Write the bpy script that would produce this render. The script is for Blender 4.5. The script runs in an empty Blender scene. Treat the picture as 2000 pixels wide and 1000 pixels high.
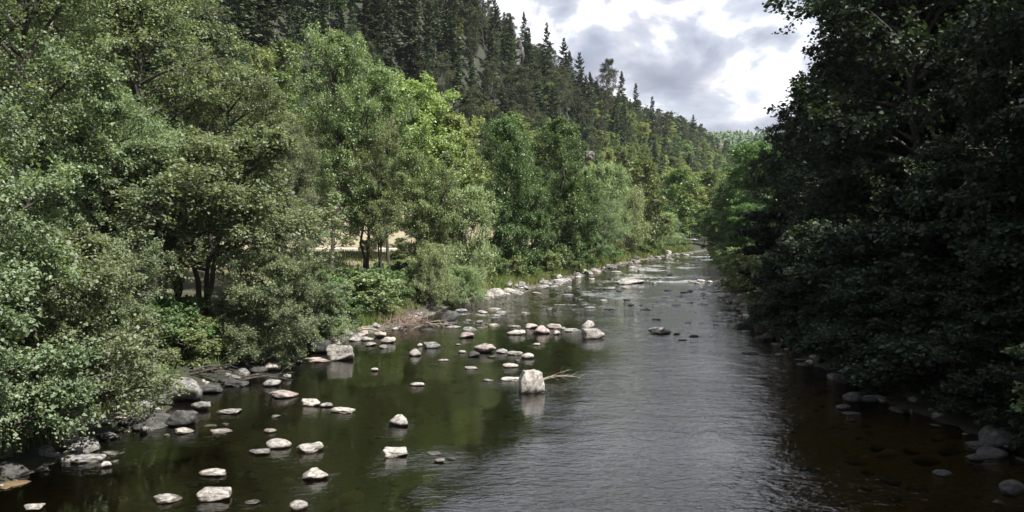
import bpy, math, random
import numpy as np
from mathutils import Vector

# ------------------------------------------------------------------ camera, sky, sun, exposure
scene = bpy.context.scene
COL = scene.collection
R = math.radians
FPX, CAMZ, HOR = 1482.0, 6.0, 440.0           # focal length in px of the 2000 px wide picture
PITCH = math.atan((500 - HOR) / FPX)
cam_data = bpy.data.cameras.new('camera')
cam_data.sensor_width = 36.0
cam_data.lens = 36.0 * FPX / 2000.0
cam_data.clip_start = 0.1
cam_data.clip_end = 6000
cam = bpy.data.objects.new('camera', cam_data)
COL.objects.link(cam)
cam.location = (0, 0, CAMZ)
cam.rotation_euler = (R(90) - PITCH, 0, 0)
scene.camera = cam

SUN_AZ, SUN_EL = -34.0, 54.0                  # azimuth from +X (right of the picture), towards +Y
world = bpy.data.worlds.new('World')
scene.world = world
world.use_nodes = True
wn, wl = world.node_tree.nodes, world.node_tree.links
wn.clear()
def N(nodes, kind, **kw):
    n = nodes.new(kind)
    for k, v in kw.items():
        setattr(n, k, v)
    return n
def setin(n, **kw):
    for k, v in kw.items():
        n.inputs[k.replace('_', ' ')].default_value = v
    return n
def ramp(nodes, pts):
    r = nodes.new('ShaderNodeValToRGB')
    e = r.color_ramp.elements
    e[0].position, e[0].color = pts[0][0], (*pts[0][1], 1)
    e[1].position, e[1].color = pts[-1][0], (*pts[-1][1], 1)
    for p, c in pts[1:-1]:
        q = e.new(p); q.color = (*c, 1)
    return r
def g3(v): return (v, v, v)
sky = N(wn, 'ShaderNodeTexSky', sky_type='NISHITA', sun_disc=False)
sky.sun_elevation = R(SUN_EL); sky.sun_rotation = R(90 - SUN_AZ); sky.air_density = 1.0; sky.dust_density = 1.5
tc = N(wn, 'ShaderNodeTexCoord')
sep = N(wn, 'ShaderNodeSeparateXYZ'); wl.new(tc.outputs['Generated'], sep.inputs[0])
def wmath(op, a, b=None, c=None, nodes=wn, links=wl):
    m = N(nodes, 'ShaderNodeMath', operation=op)
    for i, v in enumerate((a, b, c)):
        if v is None: continue
        if isinstance(v, (int, float)): m.inputs[i].default_value = v
        else: links.new(v, m.inputs[i])
    return m.outputs[0]
zz = wmath('ADD', wmath('MAXIMUM', sep.outputs[2], 0.0), 0.34)
cx = wmath('DIVIDE', sep.outputs[0], zz); cy = wmath('DIVIDE', sep.outputs[1], zz)
comb = N(wn, 'ShaderNodeCombineXYZ'); wl.new(cx, comb.inputs[0]); wl.new(cy, comb.inputs[1])
mp = N(wn, 'ShaderNodeMapping'); wl.new(tc.outputs['Generated'], mp.inputs['Vector']); mp.inputs['Scale'].default_value = (1, 1, 1.5)
mp.inputs['Location'].default_value = (3.1, 1.7, 0.4)
n1 = setin(N(wn, 'ShaderNodeTexNoise'), Scale=6.5, Detail=9.0, Roughness=0.5, Distortion=0.3); wl.new(mp.outputs[0], n1.inputs['Vector'])
mp2 = N(wn, 'ShaderNodeMapping'); wl.new(comb.outputs[0], mp2.inputs['Vector']); mp2.inputs['Location'].default_value = (-5.2, 8.3, 2.0)
n2 = setin(N(wn, 'ShaderNodeTexNoise'), Scale=3.0, Detail=7.0, Roughness=0.5, Distortion=0.15); wl.new(mp2.outputs[0], n2.inputs['Vector'])
CLOUD = ramp(wn, [(0.28, (0.22, 0.24, 0.31)), (0.40, (0.37, 0.39, 0.475)), (0.465, (0.62, 0.63, 0.70)), (0.495, (1.08, 1.08, 1.10)), (0.53, (1.02, 1.02, 1.05)), (0.565, (0.69, 0.70, 0.77)), (0.62, (0.48, 0.495, 0.585)), (0.8, (0.30, 0.315, 0.40))])
wl.new(n1.outputs['Fac'], CLOUD.inputs[0])
GAP = ramp(wn, [(0.0, g3(1)), (0.40, g3(1)), (0.52, g3(0.75)), (0.75, g3(0.55))])
wl.new(n2.outputs['Fac'], GAP.inputs[0])
skys = N(wn, 'ShaderNodeVectorMath', operation='SCALE'); wl.new(sky.outputs[0], skys.inputs[0]); skys.inputs['Scale'].default_value = 0.55
cls = N(wn, 'ShaderNodeVectorMath', operation='SCALE'); wl.new(CLOUD.outputs[0], cls.inputs[0]); cls.inputs['Scale'].default_value = 6.0
mixc = N(wn, 'ShaderNodeMix', data_type='RGBA'); wl.new(GAP.outputs[0], mixc.inputs[0])
wl.new(skys.outputs[0], mixc.inputs[6]); wl.new(cls.outputs[0], mixc.inputs[7])
bg = N(wn, 'ShaderNodeBackground'); wl.new(mixc.outputs[2], bg.inputs['Color']); bg.inputs['Strength'].default_value = 0.10
wo = N(wn, 'ShaderNodeOutputWorld'); wl.new(bg.outputs[0], wo.inputs['Surface'])

sd = bpy.data.lights.new('sun', 'SUN'); sd.energy = 5.0; sd.angle = R(0.5); sd.color = (1.0, 0.95, 0.87)
sun = bpy.data.objects.new('sun', sd); COL.objects.link(sun)
tosun = Vector((math.cos(R(SUN_EL)) * math.cos(R(SUN_AZ)), math.cos(R(SUN_EL)) * math.sin(R(SUN_AZ)), math.sin(R(SUN_EL))))
sun.rotation_euler = tosun.to_track_quat('Z', 'Y').to_euler()
sun.location = (60, -30, 90)

scene.view_settings.view_transform = 'Standard'
scene.view_settings.look = 'None'
scene.view_settings.gamma = 1.0
scene.view_settings.exposure = 1.2
scene.view_settings.use_curve_mapping = False
scene.render.engine = 'CYCLES'
cy_ = scene.cycles
cy_.max_bounces = 6; cy_.diffuse_bounces = 3; cy_.glossy_bounces = 3; cy_.transmission_bounces = 3; cy_.transparent_max_bounces = 6
cy_.use_denoising = True
cy_.sample_clamp_indirect = 4.0
cy_.caustics_reflective = False; cy_.caustics_refractive = False

# ------------------------------------------------------------------ helpers
rng = np.random.default_rng(7)
def ss(t): t = np.clip(t, 0, 1); return t * t * (3 - 2 * t)
def _hash(i, j, k, s):
    h = (i * 374761393 + j * 668265263 + k * 2147483647 + s * 1274126177) & 0xFFFFFFFF
    h = ((h ^ (h >> 13)) * 1274126177) & 0xFFFFFFFF
    return ((h ^ (h >> 16)) & 0xFFFF) / 65535.0
def vnoise(p, s=0):
    p = np.asarray(p, float); i = np.floor(p).astype(np.int64); f = p - i; f = f * f * (3 - 2 * f)
    out = 0
    for dx in (0, 1):
        for dy in (0, 1):
            for dz in (0, 1):
                w = (f[..., 0] if dx else 1 - f[..., 0]) * (f[..., 1] if dy else 1 - f[..., 1]) * (f[..., 2] if dz else 1 - f[..., 2])
                out = out + w * _hash(i[..., 0] + dx, i[..., 1] + dy, i[..., 2] + dz, s)
    return out * 2 - 1
def fbm(p, o=3, s=0):
    p = np.asarray(p, float); a, t = 1.0, 0
    for k in range(o):
        t = t + a * vnoise(p * 2 ** k, s + k); a *= 0.5
    return t
def n2d(x, y, sc, o=3, s=0):
    return fbm(np.stack([x * sc, y * sc, np.zeros_like(x) + 0.37], -1), o, s)

def mesh_arrays(name, V, F, mat=None, smooth=False):
    """V (n,3), F (m,3) or (m,4), or a list of such face arrays."""
    if not isinstance(F, list): F = [F]
    F = [f for f in F if len(f)]
    me = bpy.data.meshes.new(name)
    V = np.ascontiguousarray(V, dtype=np.float32)
    me.vertices.add(len(V)); me.vertices.foreach_set('co', V.ravel())
    nl = sum(f.size for f in F); nf = sum(len(f) for f in F)
    me.loops.add(nl); me.polygons.add(nf)
    me.loops.foreach_set('vertex_index', np.concatenate([f.ravel() for f in F]).astype(np.int32))
    tot = np.concatenate([np.full(len(f), f.shape[1]) for f in F]).astype(np.int32)
    st = np.concatenate([[0], np.cumsum(tot)[:-1]]).astype(np.int32)
    me.polygons.foreach_set('loop_start', st); me.polygons.foreach_set('loop_total', tot)
    if smooth: me.polygons.foreach_set('use_smooth', np.ones(nf, dtype=bool))
    me.update(calc_edges=True)
    if mat: me.materials.append(mat)
    return me
def fattr(me, name, vals):
    a = me.attributes.new(name, 'FLOAT', 'POINT'); a.data.foreach_set('value', np.ascontiguousarray(vals, dtype=np.float32))
def put(name, data, parent=None, loc=(0, 0, 0), rz=0, sc=(1, 1, 1), rot=None):
    o = bpy.data.objects.new(name, data); COL.objects.link(o)
    o.location = loc; o.rotation_euler = rot if rot else (0, 0, rz); o.scale = sc
    if parent: o.parent = parent
    return o
def tag(o, label=None, cat=None, group=None, kind=None):
    if label: o['label'] = label
    if cat: o['category'] = cat
    if group: o['group'] = group
    if kind: o['kind'] = kind
    return o

# banks of the river as x over y, read on the ground
LY = [-60, 8, 16, 19, 27, 34, 45, 55.6, 66, 74, 89, 111, 139, 162, 200, 260, 330, 450, 700, 1600]
LX = [-15, -13, -12.4, -11.7, -11.3, -10.4, -6.6, -4.5, -1.1, 3, 8.0, 14.5, 26, 37, 58, 95, 135, 200, 330, 800]
RY = [-60, 8, 16, 21, 30, 34, 44.5, 55, 74, 111, 139, 162, 200, 260, 330, 450, 700, 1600]
RX = [14, 13.5, 13.2, 13.4, 12.8, 13.4, 14.4, 16.3, 20, 28.5, 41, 55, 78, 116, 156, 221, 352, 830]
def xl(y): return np.interp(y, LY, LX)
def xr(y): return np.interp(y, RY, RX)
def hz(x, y):
    x = np.asarray(x, float); y = np.asarray(y, float)
    dl = xl(y) - x; dr = x - xr(y)
    ins = np.minimum(-dl, -dr)
    z = -0.75 * ss(ins / 3.5) + 0.06 * n2d(x, y, 0.9, 2, 5)
    zl = 0.62 * ss(dl / 1.8) + 0.9 * ss((dl - 1.2) / 5) + 1.45 * ss((dl - 6) / 16) + 0.12 * n2d(x, y, 0.5, 3, 11) * ss(dl / 3)
    H = np.interp(y, [0, 200, 280, 300, 370, 450, 520, 700], [92, 88, 75, 67, 61, 61, 63, 64])
    t = np.clip((dl - 41) / 84, 0, 1.6)
    g = np.where(t < 1, t - 0.10 * np.sin(2 * np.pi * t) * 0.5, 1 + 0.25 * (t - 1))
    zl = zl + H * g + ss((dl - 41) / 30) * 3.0 * n2d(x, y, 0.035, 3, 21)
    zr = 0.9 * ss(dr / 1.8) + 1.0 * ss((dr - 2) / 5) + 38 * ss((dr - 14) / 110) + 0.15 * n2d(x, y, 0.4, 3, 31) * ss(dr / 3)
    z = np.where(dl > 0, zl, np.where(dr > 0, zr, z))
    far = 97 * ss((y - 560) / 290) + 7 * n2d(x, y, 0.006, 3, 41) * ss((y - 560) / 290)
    return np.maximum(z, np.where(y > 560, far, -99))
def ground(x, y): return float(hz(np.array([x]), np.array([y]))[0])
def px2(px, Y): return (px - 1000.0) / FPX * Y              # lateral metres at depth Y for a picture column
def wl_y(py, z=0.0): return (CAMZ - z) * FPX / (py - HOR)     # depth of a point at height z seen on picture row py (small pitch)

# ------------------------------------------------------------------ materials
def newmat(name):
    m = bpy.data.materials.new(name); m.use_nodes = True
    nt = m.node_tree; nt.nodes.clear()
    out = nt.nodes.new('ShaderNodeOutputMaterial')
    return m, nt.nodes, nt.links, out
def hsvmix(c, f): return tuple(x * f for x in c)
def leaf_mat(name, c1, c2, c3, transl=0.3, rough=0.42, spec=0.5, objvar=0.35, nscale=0.5):
    m, n, l, out = newmat(name)
    geo = n.new('ShaderNodeNewGeometry'); oi = n.new('ShaderNodeObjectInfo'); tco = n.new('ShaderNodeTexCoord')
    no = setin(n.new('ShaderNodeTexNoise'), Scale=nscale, Detail=3.0, Roughness=0.6); l.new(tco.outputs['Object'], no.inputs['Vector'])
    r1 = ramp(n, [(0.0, c1), (0.45, c1), (0.62, c2), (1.0, c2)]); l.new(no.outputs['Fac'], r1.inputs[0])
    r2 = ramp(n, [(0.0, g3(0.72)), (0.5, g3(1.0)), (1.0, g3(1.28))]); l.new(geo.outputs['Random Per Island'], r2.inputs[0])
    mul = N(n, 'ShaderNodeMix', data_type='RGBA', blend_type='MULTIPLY'); mul.inputs[0].default_value = 1
    l.new(r1.outputs[0], mul.inputs[6]); l.new(r2.outputs[0], mul.inputs[7])
    pick = wmath('GREATER_THAN', wmath('FRACT', wmath('MULTIPLY', geo.outputs['Random Per Island'], 37.13, nodes=n, links=l), nodes=n, links=l), 0.86, nodes=n, links=l)
    mx = N(n, 'ShaderNodeMix', data_type='RGBA'); l.new(pick, mx.inputs[0]); l.new(mul.outputs[2], mx.inputs[6]); mx.inputs[7].default_value = (*c3, 1)
    hs = n.new('ShaderNodeHueSaturation'); l.new(mx.outputs[2], hs.inputs['Color'])
    l.new(wmath('MULTIPLY_ADD', oi.outputs['Random'], 0.05, 0.475, nodes=n, links=l), hs.inputs['Hue'])
    l.new(wmath('MULTIPLY_ADD', oi.outputs['Random'], objvar, 1 - objvar / 2, nodes=n, links=l), hs.inputs['Value'])
    p = n.new('ShaderNodeBsdfPrincipled'); l.new(hs.outputs[0], p.inputs['Base Color']); p.inputs['Roughness'].default_value = rough
    p.inputs['Specular IOR Level'].default_value = spec
    tr = n.new('ShaderNodeBsdfTranslucent')
    tm = N(n, 'ShaderNodeMix', data_type='RGBA', blend_type='MULTIPLY'); tm.inputs[0].default_value = 1; l.new(hs.outputs[0], tm.inputs[6]); tm.inputs[7].default_value = (1.3, 1.35, 0.55, 1)
    l.new(tm.outputs[2], tr.inputs[0])
    ms = n.new('ShaderNodeMixShader'); ms.inputs[0].default_value = transl
    l.new(p.outputs[0], ms.inputs[1]); l.new(tr.outputs[0], ms.inputs[2]); l.new(ms.outputs[0], out.inputs[0])
    return m
def noise_mat(name, pts, scale=3.0, detail=8.0, rough=0.85, bump=0.3, bscale=None, stretch=(1, 1, 1), dist=0.05, rnd=0.0):
    m, n, l, out = newmat(name)
    tco = n.new('ShaderNodeTexCoord'); mpn = n.new('ShaderNodeMapping'); mpn.inputs['Scale'].default_value = stretch
    l.new(tco.outputs['Object'], mpn.inputs['Vector'])
    no = setin(n.new('ShaderNodeTexNoise'), Scale=scale, Detail=detail, Roughness=0.62); l.new(mpn.outputs[0], no.inputs['Vector'])
    r1 = ramp(n, pts); l.new(no.outputs['Fac'], r1.inputs[0])
    oi = n.new('ShaderNodeObjectInfo'); hs = n.new('ShaderNodeHueSaturation'); l.new(r1.outputs[0], hs.inputs['Color'])
    l.new(wmath('MULTIPLY_ADD', oi.outputs['Random'], rnd, 1 - rnd / 2, nodes=n, links=l), hs.inputs['Value'])
    p = n.new('ShaderNodeBsdfPrincipled'); l.new(hs.outputs[0], p.inputs['Base Color']); p.inputs['Roughness'].default_value = rough
    b = n.new('ShaderNodeBump'); b.inputs['Strength'].default_value = bump; b.inputs['Distance'].default_value = dist
    nb = setin(n.new('ShaderNodeTexNoise'), Scale=bscale or scale * 3, Detail=6.0, Roughness=0.65); l.new(mpn.outputs[0], nb.inputs['Vector'])
    l.new(nb.outputs['Fac'], b.inputs['Height']); l.new(b.outputs[0], p.inputs['Normal']); l.new(p.outputs[0], out.inputs[0])
    return m
def rock_mat(name, dark, mid, pale, rnd=0.55):
    m, n, l, out = newmat(name)
    tco = n.new('ShaderNodeTexCoord'); geo = n.new('ShaderNodeNewGeometry'); oi = n.new('ShaderNodeObjectInfo')
    off = N(n, 'ShaderNodeVectorMath', operation='ADD'); l.new(tco.outputs['Object'], off.inputs[0]); l.new(oi.outputs['Location'], off.inputs[1])
    no = setin(n.new('ShaderNodeTexNoise'), Scale=2.2, Detail=9.0, Roughness=0.68); l.new(off.outputs[0], no.inputs['Vector'])
    r1 = ramp(n, [(0.34, dark), (0.46, mid), (0.58, pale), (0.8, hsvmix(pale, 1.1))]); l.new(no.outputs['Fac'], r1.inputs[0])
    # dark cracks and lichen spots
    vo = N(n, 'ShaderNodeTexNoise'); setin(vo, Scale=7.0, Detail=5.0, Roughness=0.75); l.new(off.outputs[0], vo.inputs['Vector'])
    r2 = ramp(n, [(0.38, g3(0.35)), (0.48, g3(1)), (1, g3(1))]); l.new(vo.outputs['Fac'], r2.inputs[0])
    mul = N(n, 'ShaderNodeMix', data_type='RGBA', blend_type='MULTIPLY'); mul.inputs[0].default_value = 1
    l.new(r1.outputs[0], mul.inputs[6]); l.new(r2.outputs[0], mul.inputs[7])
    hs = n.new('ShaderNodeHueSaturation'); l.new(mul.outputs[2], hs.inputs['Color'])
    l.new(wmath('MULTIPLY_ADD', oi.outputs['Random'], rnd, 1 - rnd / 2, nodes=n, links=l), hs.inputs['Value'])
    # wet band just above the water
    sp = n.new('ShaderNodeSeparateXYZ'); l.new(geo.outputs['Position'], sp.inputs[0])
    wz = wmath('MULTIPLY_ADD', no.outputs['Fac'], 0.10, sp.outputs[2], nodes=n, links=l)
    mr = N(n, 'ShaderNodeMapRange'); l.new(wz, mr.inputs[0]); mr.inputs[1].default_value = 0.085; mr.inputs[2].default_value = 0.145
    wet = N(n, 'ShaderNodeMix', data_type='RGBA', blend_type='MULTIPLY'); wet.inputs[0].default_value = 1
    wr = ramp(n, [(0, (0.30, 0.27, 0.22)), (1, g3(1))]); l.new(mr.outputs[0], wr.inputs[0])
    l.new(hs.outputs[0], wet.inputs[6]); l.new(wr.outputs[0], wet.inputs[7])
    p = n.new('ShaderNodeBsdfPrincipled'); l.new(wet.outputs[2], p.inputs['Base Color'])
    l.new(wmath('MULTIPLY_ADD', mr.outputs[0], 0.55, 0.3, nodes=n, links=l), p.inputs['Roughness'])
    b = n.new('ShaderNodeBump'); b.inputs['Strength'].default_value = 0.55; b.inputs['Distance'].default_value = 0.04
    nb = setin(n.new('ShaderNodeTexNoise'), Scale=9.0, Detail=8.0, Roughness=0.7); l.new(off.outputs[0], nb.inputs['Vector'])
    l.new(nb.outputs['Fac'], b.inputs['Height']); l.new(b.outputs[0], p.inputs['Normal']); l.new(p.outputs[0], out.inputs[0])
    return m

M = {}
M['alder'] = leaf_mat('alder_leaf', (0.142, 0.185, 0.115), (0.20, 0.245, 0.155), (0.215, 0.26, 0.17), 0.38, 0.5, 0.3)
M['slender'] = leaf_mat('light_leaf', (0.145, 0.19, 0.092), (0.205, 0.255, 0.13), (0.21, 0.25, 0.14), 0.34, 0.42, 0.5)
M['lime'] = leaf_mat('lime_leaf', (0.20, 0.25, 0.105), (0.26, 0.305, 0.14), (0.27, 0.31, 0.15), 0.38, 0.45, 0.5)
M['green'] = leaf_mat('green_leaf', (0.068, 0.135, 0.050), (0.11, 0.19, 0.072), (0.13, 0.19, 0.08), 0.32, 0.42, 0.5)
M['willow'] = leaf_mat('willow_leaf', (0.19, 0.25, 0.115), (0.255, 0.315, 0.155), (0.28, 0.33, 0.18), 0.25, 0.5, 0.4)
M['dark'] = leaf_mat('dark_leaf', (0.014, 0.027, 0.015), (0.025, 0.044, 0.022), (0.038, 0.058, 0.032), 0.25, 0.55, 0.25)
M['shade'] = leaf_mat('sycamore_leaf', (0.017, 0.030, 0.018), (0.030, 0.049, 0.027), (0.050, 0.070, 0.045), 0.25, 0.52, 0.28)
M['spruce'] = leaf_mat('spruce_needle', (0.034, 0.058, 0.028), (0.060, 0.088, 0.040), (0.09, 0.098, 0.055), 0.10, 0.6, 0.3, 0.85, 0.25)
M['pine'] = leaf_mat('pine_needle', (0.055, 0.075, 0.035), (0.085, 0.10, 0.05), (0.11, 0.12, 0.07), 0.12, 0.6, 0.3, 0.5, 0.25)
M['slope'] = leaf_mat('slope_leaf', (0.10, 0.145, 0.055), (0.155, 0.20, 0.08), (0.17, 0.20, 0.10), 0.3, 0.5, 0.4, 0.6)
M['grass'] = leaf_mat('grass_blade', (0.10, 0.15, 0.04), (0.19, 0.20, 0.08), (0.32, 0.29, 0.15), 0.3, 0.5, 0.3, 0.1, 0.35)
M['fern'] = leaf_mat('fern_leaf', (0.10, 0.16, 0.075), (0.14, 0.205, 0.10), (0.15, 0.24, 0.12), 0.35, 0.45, 0.4)
M['bark'] = noise_mat('grey_bark', [(0.3, (0.05, 0.042, 0.035)), (0.55, (0.13, 0.115, 0.10)), (0.75, (0.24, 0.22, 0.19))], 6, stretch=(1, 1, 0.25), bump=0.6)
M['darkbark'] = noise_mat('dark_bark', [(0.3, (0.02, 0.017, 0.014)), (0.55, (0.05, 0.042, 0.036)), (0.75, (0.09, 0.08, 0.07))], 6, stretch=(1, 1, 0.25), bump=0.6)
M['driftwood'] = noise_mat('bleached_wood', [(0.3, (0.22, 0.18, 0.14)), (0.6, (0.42, 0.37, 0.31))], 8, stretch=(1, 1, 1), bump=0.4)
M['brush'] = noise_mat('dead_brushwood', [(0.3, (0.11, 0.07, 0.055)), (0.6, (0.26, 0.19, 0.155))], 8, stretch=(1, 1, 1), bump=0.4)
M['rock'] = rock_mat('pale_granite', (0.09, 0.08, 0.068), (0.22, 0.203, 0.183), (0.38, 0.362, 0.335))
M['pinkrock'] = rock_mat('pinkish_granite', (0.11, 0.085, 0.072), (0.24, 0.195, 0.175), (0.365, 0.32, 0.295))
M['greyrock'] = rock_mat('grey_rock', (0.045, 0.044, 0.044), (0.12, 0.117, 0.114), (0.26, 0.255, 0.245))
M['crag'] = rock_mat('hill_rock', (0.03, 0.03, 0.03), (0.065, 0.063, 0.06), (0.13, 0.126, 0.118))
M['darkrock'] = rock_mat('dark_shaded_rock', (0.012, 0.012, 0.012), (0.026, 0.026, 0.025), (0.060, 0.058, 0.055))  # dark stone; on right bank boulders this tone also paints their shade

# ground: vegetation / dry meadow / gravel, chosen by per-vertex cover values
m, n, l, out = newmat('valley_ground')
tco = n.new('ShaderNodeTexCoord')
def attr(nm):
    a = n.new('ShaderNodeAttribute'); a.attribute_name = nm; return a.outputs['Fac']
no = setin(n.new('ShaderNodeTexNoise'), Scale=0.9, Detail=9.0, Roughness=0.7); l.new(tco.outputs['Object'], no.inputs['Vector'])
nf = setin(n.new('ShaderNodeTexNoise'), Scale=7.0, Detail=6.0, Roughness=0.7); l.new(tco.outputs['Object'], nf.inputs['Vector'])
soil = ramp(n, [(0.3, (0.010, 0.013, 0.007)), (0.6, (0.024, 0.028, 0.014)), (0.8, (0.045, 0.05, 0.024))]); l.new(no.outputs['Fac'], soil.inputs[0])
dryc = ramp(n, [(0.3, (0.15, 0.13, 0.085)), (0.55, (0.24, 0.205, 0.14)), (0.75, (0.12, 0.135, 0.06))]); l.new(no.outputs['Fac'], dryc.inputs[0])
grav = ramp(n, [(0.38, (0.02, 0.018, 0.014)), (0.5, (0.07, 0.063, 0.053)), (0.62, (0.22, 0.205, 0.185))]); l.new(nf.outputs['Fac'], grav.inputs[0])
bedc = ramp(n, [(0.35, (0.04, 0.034, 0.018)), (0.5, (0.09, 0.074, 0.038)), (0.64, (0.14, 0.108, 0.055)), (0.78, (0.25, 0.18, 0.10))]); l.new(nf.outputs['Fac'], bedc.inputs[0])
def cmix(f, a, b):
    x = N(n, 'ShaderNodeMix', data_type='RGBA'); l.new(f, x.inputs[0]); l.new(a, x.inputs[6]); l.new(b, x.inputs[7]); return x.outputs[2]
c = cmix(attr('dry'), soil.outputs[0], dryc.outputs[0]); c = cmix(attr('gravel'), c, grav.outputs[0]); c = cmix(attr('bed'), c, bedc.outputs[0])
p = n.new('ShaderNodeBsdfPrincipled'); l.new(c, p.inputs['Base Color']); p.inputs['Roughness'].default_value = 0.9
b = n.new('ShaderNodeBump'); b.inputs['Strength'].default_value = 0.6; b.inputs['Distance'].default_value = 0.12; l.new(nf.outputs['Fac'], b.inputs['Height'])
l.new(b.outputs[0], p.inputs['Normal']); l.new(p.outputs[0], out.inputs[0]); M['ground'] = m

# water: Fresnel mirror over clear brown-tinted water, choppiness and foam by per-vertex values
m, n, l, out = newmat('river_water')
tco = n.new('ShaderNodeTexCoord')
def wnoise(scale, detail, stretch, rough=0.6, dist=0.0, rot=0.0):
    mpn = n.new('ShaderNodeMapping'); mpn.inputs['Scale'].default_value = stretch; mpn.inputs['Rotation'].default_value = (0, 0, rot)
    l.new(tco.outputs['Object'], mpn.inputs['Vector'])
    x = setin(n.new('ShaderNodeTexNoise'), Scale=scale, Detail=detail, Roughness=rough, Distortion=dist); l.new(mpn.outputs[0], x.inputs['Vector']); return x.outputs['Fac']
chop = attr('chop'); foam = attr('foam')
w1 = wnoise(3.2, 4, (0.42, 1.0, 1), 0.55, 0.6, 0.12); w2 = wnoise(1.0, 3, (0.5, 0.9, 1), 0.5, 0.5, -0.15)
w3 = wnoise(9.0, 3, (0.5, 1.0, 1), 0.5, 0.6, 0.2)
hh = wmath('ADD', wmath('MULTIPLY', w1, 0.42, nodes=n, links=l), wmath('MULTIPLY', w2, 0.8, nodes=n, links=l), nodes=n, links=l)
hh = wmath('MULTIPLY_ADD', w3, 0.3, hh, nodes=n, links=l)
b = n.new('ShaderNodeBump'); b.inputs['Distance'].default_value = 0.16; l.new(chop, b.inputs['Strength']); l.new(hh, b.inputs['Height'])
fr = n.new('ShaderNodeFresnel'); fr.inputs['IOR'].default_value = 2.0; l.new(b.outputs[0], fr.inputs['Normal'])
gl = n.new('ShaderNodeBsdfGlossy'); gl.inputs['Roughness'].default_value = 0.035; l.new(b.outputs[0], gl.inputs['Normal']); gl.inputs[0].default_value = (1, 1, 1, 1)
tr = n.new('ShaderNodeBsdfTransparent'); tr.inputs[0].default_value = (0.72, 0.62, 0.38, 1)
ms = n.new('ShaderNodeMixShader'); l.new(fr.outputs[0], ms.inputs[0]); l.new(tr.outputs[0], ms.inputs[1]); l.new(gl.outputs[0], ms.inputs[2])
fo = n.new('ShaderNodeBsdfPrincipled'); fo.inputs['Base Color'].default_value = (0.62, 0.64, 0.66, 1); fo.inputs['Roughness'].default_value = 0.5
fn = wnoise(3.2, 7, (0.6, 1.0, 1), 0.75, 1.2)
fmr = N(n, 'ShaderNodeMapRange'); l.new(wmath('ADD', fn, wmath('MULTIPLY', foam, 0.33, nodes=n, links=l), nodes=n, links=l), fmr.inputs[0]); fmr.inputs[1].default_value = 0.73; fmr.inputs[2].default_value = 0.92
ms2 = n.new('ShaderNodeMixShader'); l.new(wmath('MULTIPLY', fmr.outputs[0], 0.85, nodes=n, links=l), ms2.inputs[0]); l.new(ms.outputs[0], ms2.inputs[1]); l.new(fo.outputs[0], ms2.inputs[2])
l.new(ms2.outputs[0], out.inputs[0]); M['water'] = m
M['road'] = noise_mat('gravel_road', [(0.3, (0.30, 0.28, 0.26)), (0.7, (0.46, 0.44, 0.41))], 2, bump=0.3)

# ------------------------------------------------------------------ terrain
ys = np.concatenate([np.arange(-60, 8, 4), np.arange(8, 60, 0.6), np.arange(60, 200, 1.6), np.arange(200, 640, 8), np.arange(640, 1601, 30)])
dl_ = np.concatenate([[900, 600, 420, 300], np.arange(240, 40, -5), np.arange(40, 8, -1.6), np.arange(8, 0, -0.4)])
bed = np.linspace(0, 1, 30)
dr_ = np.concatenate([np.arange(0.4, 8, 0.5), np.arange(8, 40, 2.5), np.arange(40, 200, 12), [250, 350, 500, 800]])
rows = []
for y in ys:
    rows.append(np.concatenate([xl(y) - dl_, xl(y) + (xr(y) - xl(y)) * bed, xr(y) + dr_]))
X = np.array(rows); Y = np.repeat(ys[:, None], X.shape[1], 1)
Z = hz(X, Y)
ni, nj = X.shape
idx = np.arange(ni * nj).reshape(ni, nj)
F = np.stack([idx[:-1, :-1], idx[:-1, 1:], idx[1:, 1:], idx[1:, :-1]], -1).reshape(-1, 4)
me = mesh_arrays('ground', np.stack([X, Y, Z], -1).reshape(-1, 3), F, M['ground'], True)
DL = xl(Y) - X; DR = X - xr(Y)
dry = ss((DL - 8) / 5) * (1 - ss((DL - 47) / 10)) * ss((Y - 40) / 20) * (1 - ss((Y - 150) / 60))
grv = np.where(DL > 0, (1 - ss((DL - 0.2) / 0.9)) * ss((Y - 30) / 5), np.where(DR > 0, (1 - ss((DR - 1.0) / 1.5)) * ss((Y - 46) / 6), ss((Y - 40) / 8)))
fattr(me, 'dry', dry.ravel()); fattr(me, 'gravel', grv.ravel()); fattr(me, 'bed', ss((0.02 - Z) / 0.12).ravel())
tag(put('ground', me), 'valley floor, riverbed, banks and wooded hillsides', kind='structure')

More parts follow.
